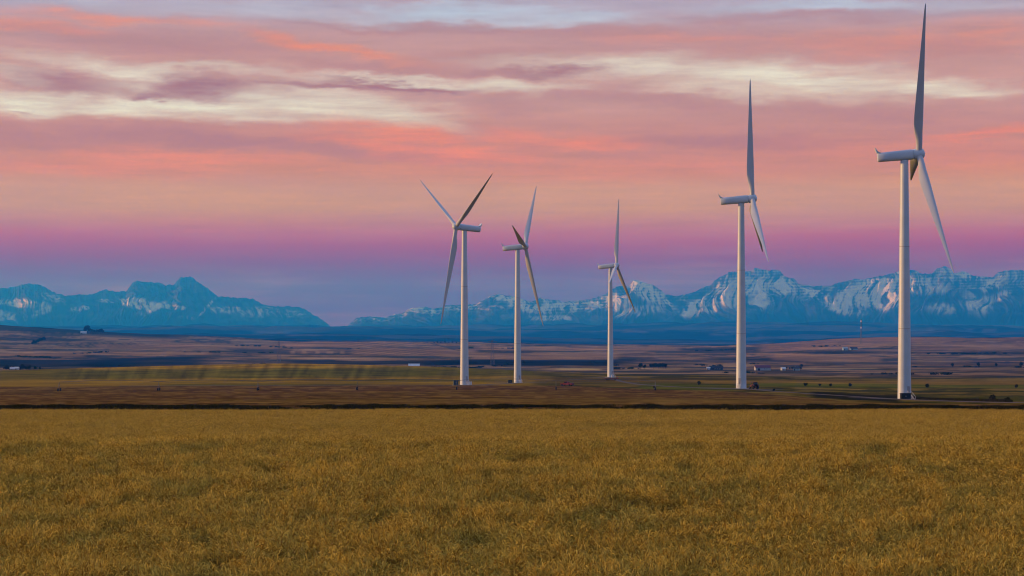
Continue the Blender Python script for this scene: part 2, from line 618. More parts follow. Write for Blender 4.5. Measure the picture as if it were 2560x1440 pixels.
def land(name, layers, bump=0.4, bump_dist=0.2, stripes=None):
    """ground material: vertex colour times several scales of world-space noise"""
    mt, nt, b = new_mat(name)
    b.inputs['Roughness'].default_value = 0.95
    b.inputs['Specular IOR Level'].default_value = 0.0
    at_ = nt.nodes.new('ShaderNodeAttribute')
    at_.attribute_name = 'Col'
    geo = nt.nodes.new('ShaderNodeNewGeometry')
    cur = at_.outputs['Color']
    last = None
    for (sx, sy, det, lo, hi) in layers:
        mp = nt.nodes.new('ShaderNodeMapping')
        mp.inputs['Scale'].default_value = (1 / sx, 1 / sy, 1 / max(sx, sy))
        nt.links.new(geo.outputs['Position'], mp.inputs['Vector'])
        no = nt.nodes.new('ShaderNodeTexNoise')
        no.inputs['Scale'].default_value = 1.0
        no.inputs['Detail'].default_value = det
        no.inputs['Roughness'].default_value = 0.62
        nt.links.new(mp.outputs[0], no.inputs['Vector'])
        mr = nt.nodes.new('ShaderNodeMapRange')
        mr.inputs[1].default_value = .3
        mr.inputs[2].default_value = .7
        mr.inputs[3].default_value = lo
        mr.inputs[4].default_value = hi
        nt.links.new(no.outputs[0], mr.inputs[0])
        sc = nt.nodes.new('ShaderNodeVectorMath')
        sc.operation = 'SCALE'
        nt.links.new(cur, sc.inputs[0])
        nt.links.new(mr.outputs[0], sc.inputs['Scale'])
        cur = sc.outputs[0]
        last = no
    nt.links.new(cur, b.inputs['Base Color'])
    if bump and last is not None:
        bp = nt.nodes.new('ShaderNodeBump')
        bp.inputs['Strength'].default_value = bump
        bp.inputs['Distance'].default_value = bump_dist
        nt.links.new(last.outputs[0], bp.inputs['Height'])
        nt.links.new(bp.outputs[0], b.inputs['Normal'])
    return mt


def plant(name, c0, c1, transl=0.25, scale=0.35, rough=0.7):
    """leaf / straw: colour varies with place, per instance and from leaf to leaf"""
    mt, nt, b = new_mat(name)
    geo = nt.nodes.new('ShaderNodeNewGeometry')
    oi = nt.nodes.new('ShaderNodeObjectInfo')
    no = nt.nodes.new('ShaderNodeTexNoise')
    no.inputs['Scale'].default_value = scale
    no.inputs['Detail'].default_value = 4
    nt.links.new(geo.outputs['Position'], no.inputs['Vector'])
    a1 = nt.nodes.new('ShaderNodeMath')
    a1.operation = 'MULTIPLY_ADD'
    nt.links.new(no.outputs[0], a1.inputs[0])
    a1.inputs[1].default_value = 0.9
    a1.inputs[2].default_value = -0.72
    a2 = nt.nodes.new('ShaderNodeMath')
    a2.operation = 'MULTIPLY_ADD'
    nt.links.new(oi.outputs['Random'], a2.inputs[0])
    a2.inputs[1].default_value = 0.35
    nt.links.new(a1.outputs[0], a2.inputs[2])
    a3 = nt.nodes.new('ShaderNodeMath')
    a3.operation = 'MULTIPLY_ADD'
    a3.use_clamp = True
    nt.links.new(geo.outputs['Random Per Island'], a3.inputs[0])
    a3.inputs[1].default_value = 1.25
    nt.links.new(a2.outputs[0], a3.inputs[2])
    mx = nt.nodes.new('ShaderNodeMix')
    mx.data_type = 'RGBA'
    nt.links.new(a3.outputs[0], mx.inputs['Factor'])
    mx.inputs[6].default_value = tuple(c0) + (1,)
    mx.inputs[7].default_value = tuple(c1) + (1,)
    b.inputs['Roughness'].default_value = rough
    b.inputs['Specular IOR Level'].default_value = 0.0
    nt.links.new(mx.outputs[2], b.inputs['Base Color'])
    tr = nt.nodes.new('ShaderNodeBsdfTranslucent')
    nt.links.new(mx.outputs[2], tr.inputs['Color'])
    ms = nt.nodes.new('ShaderNodeMixShader')
    ms.inputs[0].default_value = transl
    nt.links.new(b.outputs[0], ms.inputs[1])
    nt.links.new(tr.outputs[0], ms.inputs[2])
    nt.links.new(ms.outputs[0], nt.nodes['Material Output'].inputs['Surface'])
    return mt


M = {
    'paint': plain('white_gelcoat', (.56, .65, .69), .42, .07, .35, spec=.4),
    'blade': plain('blade_gelcoat', (.53, .57, .58), .40, .06, .25, spec=.4),
    'flange': plain('grey_steel', (.36, .37, .38), .5, .1, 2),
    'concrete': plain('concrete', (.30, .28, .26), .9, .2, 1.5, spec=.1, bump=.3),
    'dark_box': plain('dark_green_paint', (.012, .020, .020), .5, .2, 2),
    'teal_box': plain('blue_green_paint', (.03, .06, .08), .5, .2, 2),
    'white_box': plain('white_paint', (.72, .72, .70), .5, .08, 2),
    'red': plain('red_paint', (.17, .012, .016), .45, .2, 2),
    'rust': plain('dark_red_paint', (.12, .022, .012), .7, .3, 3),
    'rubber': plain('rubber', (.018, .018, .018), .85, .2, 4, spec=.2),
    'glass': plain('dark_glass', (.02, .025, .03), .12, .05, 1, spec=.6),
    'galv': plain('galvanised', (.16, .15, .14), .55, .15, 3, metal=.3),
    'barn_wall': plain('white_boards', (.42, .44, .47), .7, .1, .6),
    'roof_red': plain('red_sheet_roof', (.16, .025, .035), .6, .15, .5),
    'roof_grey': plain('grey_sheet_roof', (.40, .42, .44), .5, .12, .5),
    'roof_dark': plain('dark_shingle_roof', (.03, .03, .04), .8, .2, .8),
    'steel_shed': plain('pale_blue_sheet', (.30, .45, .50), .45, .1, .5),
    'bark': plain('bark', (.05, .04, .03), .9, .3, 5, bump=.5),
    'pylon': plain('weathered_steel', (.10, .10, .11), .6, .15, 1),
    'gravel': plain('gravel', (.13, .090, .062), .95, .25, 1.2, spec=.1, bump=.5),
    'leaf': plant('dark_foliage', (.012, .018, .012), (.035, .045, .022), .2, .5),
    'shrub': plant('dry_shrub', (.020, .022, .010), (.06, .055, .02), .2, .5),
    'verge': plant('verge_grass', (.016, .016, .006), (.075, .062, .018), .2, .3),
    'stem': plant('wheat_straw', (.14, .068, .012), (.54, .37, .060), .25, 1.1),
    'ear': plant('wheat_ear', (.32, .180, .024), (.97, .73, .14), .25, 1.1),
    'wleaf': plant('wheat_leaf', (.09, .046, .010), (.48, .33, .060), .3, 1.1),
}

# ------------------------------------------------------------------ ground, one band behind the other
COLS = np.concatenate([np.linspace(-2580, -330, 24), np.linspace(-300, 2860, 560), np.linspace(2900, 5180, 24)])


def band(name, dlo, dhi, nrow, colour, mat, kind_label, cols=COLS, power=1.0):
    """a strip of ground between two distances (arrays over the columns); colour(px, d, x, ys) -> albedo"""
    dlo = np.broadcast_to(np.asarray(dlo, float), cols.shape)
    dhi = np.broadcast_to(np.asarray(dhi, float), cols.shape)
    t = np.linspace(0, 1, nrow)[:, None] ** power
    d = 1.0 / ((1 - t) / dlo[None, :] + t / dhi[None, :])        # even steps on a receding plain
    px = np.broadcast_to(cols[None, :], d.shape)
    x = (px - CX) / F * d
    z = ground_z(x, d)
    ys = HOR - F * z / d
    c = colour(px, d, x, ys)
    v = np.stack([x, d, z], -1).reshape(-1, 3)
    me = mesh_np(name, v, grid_faces(nrow, len(cols)), [mat], True, None, c.reshape(-1, 3))
    return tag(obj(name, me), kind_label, kind='structure')


def mixc(a, b, t):
    return a * (1 - t[..., None]) + np.asarray(b, float) * t[..., None]


def base_col(shape, c):
    return np.zeros(shape + (3,)) + np.asarray(c, float)


def parcel(c, px, ys, x0, x1, y0, y1, colr, slope=0.0, soft=2.0, amt=1.0, softx=14.0, xc=None):
    """one field as a soft-edged block given by its bearing and depression"""
    yy = ys - slope * (px - ((x0 + x1) / 2 if xc is None else xc)) + (fbm(px / 90.0, ys / 15.0, 2, 5) - .5) * 3.0
    k = sstep(x0 - softx, x0 + softx, px) * (1 - sstep(x1 - softx, x1 + softx, px)) * sstep(y0 - soft, y0 + soft, yy) * (1 - sstep(y1 - soft, y1 + soft, yy))
    return mixc(c, colr, k * amt)


# wheat field soil, seen between the stalks
wy = np.concatenate([np.linspace(-60, 12, 12), np.linspace(15, 125, 90), np.linspace(127, 193, 30)])
wx = np.concatenate([np.linspace(-160, -66, 10), np.linspace(-64, 64, 90), np.linspace(66, 160, 10)])
gx, gy = np.meshgrid(wx, wy)
gz = ground_z(gx, gy)
soil_mat = land('straw_litter_soil', [(2.2, 2.2, 4, .75, 1.25), (.25, .25, 6, .55, 1.45)], .6, .05)
tag(obj('wheat_field_soil', mesh_np('wheat_field_soil', np.stack([gx, gy, gz], -1).reshape(-1, 3), grid_faces(len(wy), len(wx)), [soil_mat], True, None,
        base_col((gx.size,), (.115, .058, .012)))), 'brown soil and straw litter under the near golden wheat', kind='structure')

land_near = land('stubble_land', [(60, 40, 4, .76, 1.24), (14, 9, 6, .55, 1.45), (2.2, 2.0, 4, .70, 1.3)], .7, .25)
land_mid = land('pasture_land', [(140, 90, 4, .72, 1.28), (30, 26, 6, .62, 1.38), (4, 4, 4, .80, 1.2)], .5, .4)
land_far = land('valley_land', [(900, 700, 4, .80, 1.2), (330, 240, 5, .62, 1.38), (70, 60, 5, .72, 1.28)], .5, 3.0)
land_hill = land('foothill_land', [(2500, 1600, 5, .75, 1.25), (260, 160, 6, .65, 1.35)], .8, 12.0)


def col_ditch(px, d, x, ys):
    c = base_col(px.shape, (.070, .046, .014))
    c = mixc(c, (.030, .026, .010), sstep(.45, .6, fbm(x / 6.0, d / 4.0, 3, 95)))
    return mixc(c, (.190, .082, .020), sstep(213, 219, d + 5 * (fbm(x / 5.0, d / 5.0, 3, 97) - .5)))


band('ditch', 193.0, 226.0, 16, col_ditch, land_near, 'dark weedy ditch behind the wheat')

D1 = np.interp(COLS, [-2600, 0, 1160, 1420, 1500, 1640, 1850, 2000, 2100, 2260, 2560, 5200], [832, 832, 842, 800, 730, 650, 590, 500, 360, 300, 262, 250])


def col_stubble(px, d, x, ys):
    c = base_col(px.shape, (.20, .084, .018))
    n = fbm(x / 70.0, d / 30.0, 4, 21)
    c = mixc(c, (.25, .122, .022), sstep(.45, .75, n))
    n2 = fbm(x / 40.0, d / 9.0, 4, 27)
    c = mixc(c, (.12, .050, .013), sstep(.52, .72, n2) * .8)
    rows = .5 + .5 * np.sin((d + 6 * fbm(x / 60, d / 60, 2, 3)) / 9.0 * 6.283)
    c = c * (.86 + .28 * rows)[..., None]
    st = fbm(px / 30.0, ys / 2.1, 4, 29, .6) * 2.0 - .5
    c = mixc(c, (.075, .030, .010), sstep(.56, .74, st) * .42)
    c = mixc(c, (.32, .165, .035), sstep(.56, .72, 1 - st) * .5)
    return mixc(c, (.27, .145, .022), sstep(.55, .8, fbm(x / 160.0, d / 70.0, 3, 33)) * .5)


band('stubble_field', np.full(COLS.shape, 226.0), D1, 130, col_stubble, land_near, 'reddish brown stubble field between the wheat and the turbines')
D2 = np.full(COLS.shape, 1500.0)


def col_pasture(px, d, x, ys):
    c = base_col(px.shape, (0.171, 0.103, 0.009))
    c = mixc(c, (0.232, 0.122, 0.012), sstep(.45, .7, fbm(x / 150.0, d / 60.0, 4, 41)))
    c = mixc(c, (0.096, 0.075, 0.008), sstep(.5, .7, fbm(x / 110.0, d / 45.0, 4, 43)) * .8)
    st = fbm(px / 120.0, ys / 3.0, 4, 45, .6) * 2.0 - .5
    c = mixc(c, (.055, .046, .009), sstep(.53, .66, st) * .8)
    c = mixc(c, (.30, .170, .030), sstep(.56, .70, 1 - st) * .7)
    # gold strips with green bands on the slope at the left
    lf = 1 - sstep(1250, 1420, px)
    rise = sstep(.35, .65, fbm(px / 260.0, ys / 9.0, 3, 47))
    c = c * (1 - lf[..., None]) + lf[..., None] * mixc(base_col(px.shape, (0.338, 0.202, 0.014)), (0.203, 0.151, 0.013), rise)
    c = parcel(c, px, ys, -3000, 1330, 921, 946, (0.182, 0.143, 0.013), -.008, 4, .75, 20, 500)
    c = parcel(c, px, ys, 120, 1050, 924, 945, (0.128, 0.118, 0.013), -.008, 5, .6, 120, 500)
    c = parcel(c, px, ys, -3000, 1330, 949, 956, (0.419, 0.250, 0.018), .002, 2, .7)
    c = parcel(c, px, ys, -3000, 1330, 908, 921, (0.446, 0.262, 0.021), -.006, 2, .6, 20, 600)
    wide = fbm((px + .5 * (ys - 930)) / 15.0, ys / 60.0, 3, 49) - .5
    c = c * (1 + (wide * 1.3 * lf * sstep(60, 260, px) * (1 - .5 * sstep(800, 1150, px)) * (1 - sstep(944, 954, ys)))[..., None])
    c = c * (1 - lf[..., None]) + lf[..., None] * c * np.array([1.06, .90, .8])
    # right: browner parcels, a dark strip, and the pale track verges
    c = parcel(c, px, ys, 1330, 3600, 952, 962, (0.320, 0.159, 0.020), .004, 2, .8)
    c = parcel(c, px, ys, 1380, 1900, 945, 951, (0.106, 0.062, 0.010), 0, 2, .8)
    c = parcel(c, px, ys, 1340, 1760, 953, 964, (0.098, 0.074, 0.010), .01, 3, .6)
    c = parcel(c, px, ys, 1600, 1840, 961, 974, (0.116, 0.108, 0.008), .015, 3, .8)
    c = parcel(c, px, ys, 2270, 3600, 995, 1008, (0.101, 0.081, 0.008), .010, 3, .8)
    c = parcel(c, px, ys, 1880, 3600, 963, 972, (0.165, 0.143, 0.009), .006, 2, .8)
    c = parcel(c, px, ys, 2030, 2250, 984, 1001, (.030, .022, .008), .05, 3, .95)
    return c


band('pasture', D1, D2, 170, col_pasture, land_mid, 'olive and gold pasture around the feet of the turbines')


def col_valley(px, d, x, ys):
    c = base_col(px.shape, (0.297, 0.139, 0.043))
    n = fbm(x / 900.0, d / 380.0, 4, 51)
    c = mixc(c, (0.165, 0.087, 0.032), sstep(.42, .62, n))
    c = mixc(c, (0.440, 0.208, 0.063), sstep(.58, .74, n) * .9)
    n2 = fbm(x / 500.0, d / 90.0, 4, 53)
    c = mixc(c, (0.110, 0.073, 0.025), sstep(.55, .68, n2) * .7)
    st = fbm(px / 130.0, ys / 2.6, 4, 57, .6) * 2.0 - .5
    c = mixc(c, (0.061, 0.056, 0.035), sstep(.53, .64, st) * .8)
    c = mixc(c, (0.396, 0.224, 0.091), sstep(.57, .70, 1 - st) * .75)
    # dark wooded creek and windbreak strips
    for a in ((-600, 330, 898, 916, .004, .9), (215, 520, 894, 915, -.012, .9), (700, 1160, 902, 911, .006, .85), (1060, 1560, 900, 914, .002, .95), (1480, 1700, 898, 905, .0, .6),
              (120, 260, 886, 893, .03, .7), (-100, 90, 880, 886, .06, .5), (560, 860, 867, 872, 0, .7), (860, 1010, 869, 872, 0, .6), (1700, 2060, 898, 904, -.02, .6),
              (2000, 2230, 878, 885, -.01, .7), (2230, 2800, 880, 886, .0, .45), (2250, 2900, 905, 915, .006, .55), (1560, 2200, 872, 877, 0, .45), (1170, 1330, 876, 880, .02, .5)):
        c = parcel(c, px, ys, a[0], a[1], a[2], a[3], (.014, .018, .016), a[4], 1.6, a[5], 55)
    # harvested, paler fields
    for a in ((700, 1090, 852, 866, -.02, .8), (880, 1190, 872, 888, .004, .75), (1180, 1540, 883, 899, .002, .7), (1200, 1700, 866, 876, .004, .6), (1930, 2200, 888, 903, .03, .6),
              (240, 700, 862, 872, .004, .5), (60, 520, 878, 886, .006, .35), (-200, 210, 884, 890, .01, .5), (1900, 2260, 846, 872, -.05, .45), (2280, 2900, 856, 876, .0, .45)):
        c = parcel(c, px, ys, a[0], a[1], a[2], a[3], (0.517, 0.243, 0.077), a[4], 2.0, a[5])
    # contour strips across the hill
    st = (np.sin((px * .55 + ys * 4.2) / 3.6) > 0.1) * sstep(820, 900, px) * (1 - sstep(1060, 1120, px)) * sstep(850, 853, ys) * (1 - sstep(886, 889, ys))
    c = mixc(c, (0.165, 0.091, 0.032), st * .55)
    st2 = (np.sin(px / 5.0) > 0.3) * sstep(700, 740, px) * (1 - sstep(850, 880, px)) * sstep(876, 878, ys) * (1 - sstep(883, 885, ys))
    c = mixc(c, (0.572, 0.296, 0.098), st2 * .6)
    st3 = (np.sin((px - 2 * ys) / 3.0) > 0.2) * sstep(140, 180, px) * (1 - sstep(540, 580, px)) * sstep(855, 858, ys) * (1 - sstep(868, 870, ys))
    c = mixc(c, (0.440, 0.226, 0.077), st3 * .4)
    # green crown of the hill at the left, brown brow at the right
    c = parcel(c, px, ys, -3000, 460, 790, 832, (.030, .046, .032), .05, 6, .9, 60, 130)
    c = parcel(c, px, ys, 2060, 5300, 838, 852, (0.330, 0.139, 0.035), 0, 2, .6)
    # roads: a thin dark one crossing the hill, pale tracks
    yr = 850 + (px - 1045) * .26
    c = mixc(c, (0.066, 0.052, 0.021), (np.abs(ys - yr) < 1.4) * (px > 1040) * (px < 1150) * .8)
    c = parcel(c, px, ys, 2000, 2190, 920.5, 923, (0.462, 0.291, 0.112), .0, .8, .7)
    c = parcel(c, px, ys, 1560, 1850, 921, 923.5, (0.572, 0.330, 0.098), .0, .8, .6)
    c = parcel(c, px, ys, 1395, 1500, 921, 925, (0.660, 0.417, 0.119), .0, 1, .8)
    return c


band('valley', D2, np.full(COLS.shape, 6600.0), 230, col_valley, land_far, 'broad valley of harvested brown fields and dark creek lines')


def col_foot(px, d, x, ys):
    c = base_col(px.shape, (.010, .020, .026))
    n = fbm(x / 2500.0, d / 700.0, 4, 61)
    c = mixc(c, (.075, .070, .065), sstep(.50, .66, n) * .9)
    for a in ((1880, 1780, 827, 831), (1780, 1900, 834, 837), (2290, 2330, 823, 826), (2420, 2540, 823, 826), (1560, 1660, 826, 830), (1650, 2060, 858, 861), (640, 720, 828, 834), (720, 800, 836, 839)):
        c = parcel(c, px, ys, min(a[:2]), max(a[:2]), a[2], a[3], (.16, .12, .12), 0, 1.5, .8)
    return c


band('foothills', np.full(COLS.shape, 6600.0), np.full(COLS.shape, 25000.0), 150, col_foot, land_hill, 'dark blue wooded foothills below the mountains')
band('far_plain', np.full(COLS.shape, 25000.0), np.full(COLS.shape, 40000.0), 12, col_foot, land_hill, 'hazy plain under the mountains', cols=COLS)

# ------------------------------------------------------------------ mountains
RIGHT = [(860, 806), (872, 798), (890, 793), (960, 792), (1000, 783), (1030, 770), (1050, 766), (1080, 770), (1120, 764), (1160, 762), (1190, 760), (1215, 745), (1240, 736),
         (1252, 735), (1265, 740), (1276, 738), (1300, 748), (1330, 755), (1350, 746), (1385, 750), (1420, 755), (1440, 751), (1470, 748), (1500, 741), (1530, 722), (1555, 712),
         (1572, 716), (1584, 703), (1592, 701), (1610, 704), (1635, 714), (1665, 736), (1690, 739), (1720, 735), (1750, 723), (1775, 712), (1800, 692), (1817, 684), (1822, 678),
         (1850, 680), (1880, 676), (1888, 671), (1905, 673), (1948, 676), (1960, 690), (1985, 697), (1995, 708), (2010, 712), (2040, 716), (2080, 712), (2110, 702), (2140, 697),
         (2160, 698), (2190, 692), (2230, 684), (2250, 676), (2270, 674), (2290, 678), (2310, 685), (2330, 683), (2345, 671), (2360, 665), (2372, 670), (2386, 684), (2410, 679),
         (2440, 690), (2480, 694), (2495, 682), (2515, 676), (2540, 675), (2560, 676), (2620, 690), (2700, 684), (2800, 705), (2900, 700), (3050, 735), (3200, 728), (3500, 760), (3900, 770), (4200, 806)]
LEFT = [(-1700, 806), (-1500, 775), (-1200, 765), (-900, 742), (-700, 750), (-500, 726), (-300, 738), (-150, 718), (-60, 728), (0, 722), (40, 716), (75, 707), (100, 712), (140, 732), (165, 741),
        (200, 735), (230, 736), (260, 724), (300, 730), (315, 728), (330, 708), (340, 702), (400, 708), (415, 713), (435, 710), (450, 695), (465, 690), (480, 694), (510, 715), (545, 740),
        (560, 740), (575, 744), (630, 746), (650, 757), (666, 764), (700, 766), (748, 767), (764, 774), (782, 786), (806, 799), (840, 808)]


def mountain(name, prof, dbase, dridge, dback, snow_blobs, seed, label, strata):
    p = np.array(prof, float)
    x0, x1 = p[0, 0], p[-1, 0]
    infr = np.linspace(max(x0, -120), min(x1, 2680), 1150)
    cols = np.unique(np.concatenate([np.linspace(x0, infr[0], 60), infr, np.linspace(infr[-1], x1, 60)]))
    cols = cols[np.concatenate([[True], np.diff(cols) > .4])]
    nr_f, nr_b = 150, 24
    T = np.concatenate([np.linspace(0, 1, nr_f), 1 + np.linspace(0, 1, nr_b)[1:]])[:, None]
    px = np.broadcast_to(cols[None, :], (T.shape[0], len(cols)))
    T = np.broadcast_to(T, px.shape)
    sky = np.interp(cols, p[:, 0], p[:, 1])
    sky = sky + (ridged(cols / 16.0, cols * 0, 4, seed + 1, .6) - .62) * -7.0
    hs = (HOR - sky)                                              # skyline height in px
    dr = dridge + 1500 * (fbm(cols / 160.0, cols * 0, 3, seed + 2) - .5)
    dfront = np.minimum(T, 1)
    d = np.where(T <= 1, dbase + (dr[None, :] - dbase) * dfront, dr[None, :] + (dback - dr[None, :]) * (T - 1))
    H = hs[None, :] * dr[None, :] / F                              # ridge height in metres
    base = (HOR - 822) * dbase / F
    # broad buttresses and gullies running down the face
    wx = px / 70.0 + 1.3 * (fbm(px / 130.0, T * 2.2, 3, seed + 3) - .5)
    but = ridged(wx * .55, T * .9 + 3, 3, seed + 4)
    gul = ridged(wx * 1.9 + T * .9, T * 1.3, 4, seed + 5, .6)
    face = T ** 1.05
    env = np.clip(4 * T * (1 - T), 0, 1)
    zf = base + (H - base) * np.clip(face + env * ((but - .55) * .46 + (gul - .55) * .20), 0, 1.0)
    lim = H * d / dr[None, :] * (1 - .02 * (1 - T))                # never rises above the skyline
    zf = np.minimum(zf, np.maximum(lim - (1 - T) * 20, base * .2))
    zb = H + (-200 - H) * sstep(1.0, 2.0, T) - 120 * np.clip(T - 1, 0, 1)
    z = np.where(T <= 1, zf, zb)
    edge = sstep(x0, x0 + 40, px) * (1 - sstep(x1 - 40, x1, px))
    z = z * (.5 + .5 * edge)
    x = (px - CX) / F * d
    ys = HOR - F * z / d
    # albedo: rock, snow, forest
    rock = base_col(px.shape, (.060, .058, .064))
    lay = .5 + .5 * np.sin((ys + 5 * fbm(px / 60.0, ys / 30.0, 3, seed + 6) + px * .03) / 1.15)
    rock = mixc(rock, (.030, .030, .036), sstep(.4, .7, fbm(px / 14.0, ys / 8.0, 3, seed + 7)))
    k = np.zeros(px.shape)
    for (bx, by, rx, ry, rot, w) in snow_blobs:
        ca, sa = math.cos(R_(rot)), math.sin(R_(rot))
        ux, uy = (px - bx), (ys - by)
        q = np.sqrt(((ux * ca + uy * sa) / rx) ** 2 + ((-ux * sa + uy * ca) / ry) ** 2)
        k = np.maximum(k, w * (1 - sstep(.45, 1.25, q)))
    streak = fbm(wx * 6.0 + T * 2, T * 6.0, 4, seed + 8, .6)
    fine = fbm(px / 7.0, ys / 4.5, 4, seed + 9, .6)
    sl = np.gradient(z, axis=1) / (np.gradient(x, axis=1) + 1e-6)   # sideways slope: one flank of each rib holds more snow
    rib = fbm(wx * 11.0 + T * 3 + (ys - 740) / 30.0, T * 4.0, 3, seed + 12, .6)
    lines = (lay - .5) * sstep(.42, .7, T) * (1.0 if strata else .35)
    dust = (.11 + .18 * sstep(.3, .8, T)) if strata else (.035 + .06 * sstep(.3, .8, T))
    cov = dust * (1 + 2.2 * (streak - .5) + 2.6 * (rib - .5)) + k * (.58 + 1.3 * (streak - .5) + .9 * (fine - .5) + 1.7 * (rib - .5)) + lines * (.16 + .25 * k) + np.clip(-sl, -.5, .5) * (.18 if strata else .08)
    snow = .95 * sstep(.10, .82, cov) * sstep(.10, .26, T)
    c = mixc(rock, (.66, .65, .68), snow)
    trees = (1 - sstep(.12, .34, T + (fbm(px / 40.0, T * 5, 3, seed + 10) - .5) * .25))
    c = mixc(c, (.020, .024, .026), trees * (1 - .35 * snow))
    v = np.stack([x, d, z], -1).reshape(-1, 3)
    me = mesh_np(name, v, grid_faces(T.shape[0], len(cols)), [land_mtn], True, None, c.reshape(-1, 3))
    return tag(obj(name, me), label, kind='structure')


land_mtn = land('mountain_rock_and_snow', [(300, 300, 5, .85, 1.15)], .4, 20.0)
mountain('mountain_range', RIGHT, 25500, 30000, 34500,
         [(1050, 776, 60, 8, 10, .35), (1250, 744, 18, 6, -30, .8), (1290, 752, 40, 7, 10, .55), (1230, 770, 60, 8, 0, .35), (1330, 772, 70, 12, 10, .5), (1430, 765, 70, 12, 0, .6), (1380, 795, 70, 8, 0, .5),
          (1500, 752, 40, 8, -15, .6), (1545, 760, 35, 20, -25, .7), (1610, 725, 45, 22, 35, .75), (1650, 745, 35, 14, 35, .6), (1590, 780, 60, 16, -10, .5), (1745, 770, 55, 22, -30, .9), (1780, 760, 22, 30, 0, .95),
          (1820, 735, 40, 40, 0, .7), (1880, 720, 60, 26, 8, .75), (1950, 720, 40, 22, 0, .85), (1900, 755, 70, 22, -20, .5), (2040, 735, 50, 12, 15, .6), (2150, 745, 70, 34, -8, 1.0), (2110, 770, 55, 18, 15, .9),
          (2215, 740, 60, 40, 0, .95), (2190, 712, 50, 16, -10, .8), (2300, 715, 70, 22, 8, .6), (2420, 690, 50, 10, 15, .6), (2350, 780, 70, 24, 0, .75), (2440, 770, 50, 30, 35, .6), (2490, 745, 50, 14, -15, .5),
          (2530, 788, 60, 6, -5, .7), (2480, 710, 40, 14, -30, .5), (2620, 740, 60, 30, 0, .6), (2750, 760, 80, 25, 0, .6)], 101,
         'snow streaked blue mountain range running behind the turbines', True)
mountain('mountain_massif', LEFT, 28000, 33500, 38000,
         [(60, 758, 70, 14, 4, .85), (10, 790, 50, 16, 0, .7), (90, 785, 60, 14, -25, .55), (205, 770, 36, 8, -8, .75), (270, 752, 30, 7, 0, .5), (345, 758, 50, 16, 8, .95), (380, 772, 40, 10, -25, .7),
          (435, 768, 34, 8, 5, .8), (460, 796, 30, 8, 0, .6), (515, 770, 36, 5, -48, .6), (570, 775, 60, 12, 0, .5), (640, 780, 70, 16, 0, .45), (720, 785, 50, 12, 0, .35), (130, 745, 40, 12, 20, .4),
          (-150, 770, 100, 25, 0, .6), (-400, 775, 120, 20, 0, .5)], 202,
         'hazy blue massif with a pointed summit, left of the turbines', False)

# ------------------------------------------------------------------ gravel track past the turbines
def ribbon(name, pts, width, mat, label, lift=0.05):
    P = np.array([at(a, b)[:2] for a, b in pts])
    seg = np.sqrt((np.diff(P, axis=0) ** 2).sum(1))
    s = np.concatenate([[0], np.cumsum(seg)])
    n = int(s[-1] / 6)
    u = np.linspace(0, s[-1], n)
    q = np.stack([np.interp(u, s, P[:, 0]), np.interp(u, s, P[:, 1])], 1)
    for _ in range(12):
        q[1:-1] = (q[:-2] + 2 * q[1:-1] + q[2:]) / 4
    t = np.gradient(q, axis=0)
    t /= np.linalg.norm(t, axis=1)[:, None]
    nrm = np.stack([-t[:, 1], t[:, 0]], 1)
    offs = np.linspace(-.5, .5, 7) * width
    v = []
    for i in range(n):
        for k, o in enumerate(offs):
            xx, yy = q[i] + nrm[i] * (o + (.35 * (vnoise(i * .7, k) - .5) if k in (0, 6) else 0))
            crown = .10 * (1 - (2 * o / width) ** 2) - (.25 if k in (0, 6) else 0)
            v.append((xx, yy, float(ground_z(np.array([xx]), np.array([yy]))[0]) + lift + crown))
    o = obj(name, mesh_np(name, v, grid_faces(n, 7), [mat]))
    return tag(o, label, kind='structure')


ribbon('gravel_track', [(2900, 300), (2560, 360), (2420, 440), (2300, 520), (2200, 560), (2080, 585), (1960, 625), (1880, 690), (1800, 720), (1700, 745), (1600, 860), (1545, 1060), (1530, 1180)],
       4.2, M['gravel'], 'pale gravel access track leading past the turbine bases')
ribbon('farm_track', [(1330, 985), (1290, 960), (1235, 900), (1170, 838), (1000, 848), (700, 850), (300, 848)],
       5.0, M['gravel'], 'narrow gravel track along the far edge of the stubble')

# ------------------------------------------------------------------ wind turbines
HUB = 67.0
ROTOR = 42.0
OVER = 3.9
TILT = R_(5.0)
CONE = R_(4.0)


def tower_mesh():
    prof = [(1.92, -0.4), (1.92, 0.0), (1.84, 0.2)]
    for k in range(1, 25):
        t = k / 24
        prof.append((1.84 + (1.06 - 1.84) * t ** 1.05, 0.2 + (HUB - 1.55) * t))
    return MB().lathe(prof, 40).mesh('tower', M['paint'], 40)


def flange_mesh(z):
    t = ((z - 0.2) / (HUB - 1.55)) ** 1.05
    r = 1.84 + (1.06 - 1.84) * t
    return MB().lathe([(r - .02, z - .09), (r + .035, z - .07), (r + .035, z + .07), (r - .02, z + .09)], 40, caps=False).mesh('flange', M['flange'], 30)


def nacelle_mesh():
    secs = [(-7.35, .55, .62, 0.0), (-7.30, .98, 1.08, 0), (-7.05, 1.18, 1.22, 0), (-5.0, 1.30, 1.28, 0), (-1.0, 1.42, 1.36, 0), (1.6, 1.45, 1.40, 0), (2.25, 1.36, 1.34, 0), (2.42, 1.15, 1.15, 0)]
    n = 36
    v, f = [], []
    for (x, w, h, o) in secs:
        for k in range(n):
            t = 2 * math.pi * k / n
            c, s = math.cos(t), math.sin(t)
            e = 0.72
            v.append((x, w * math.copysign(abs(c) ** e, c), o + h * math.copysign(abs(s) ** e, s)))
    for i in range(len(secs) - 1):
        for k in range(n):
            f.append((i * n + k, i * n + (k + 1) % n, (i + 1) * n + (k + 1) % n, (i + 1) * n + k))
    f += [tuple(range(n)), tuple(range((len(secs) - 1) * n, len(secs) * n))]
    return MB().add(v, f).mesh('nacelle', M['paint'], 38)


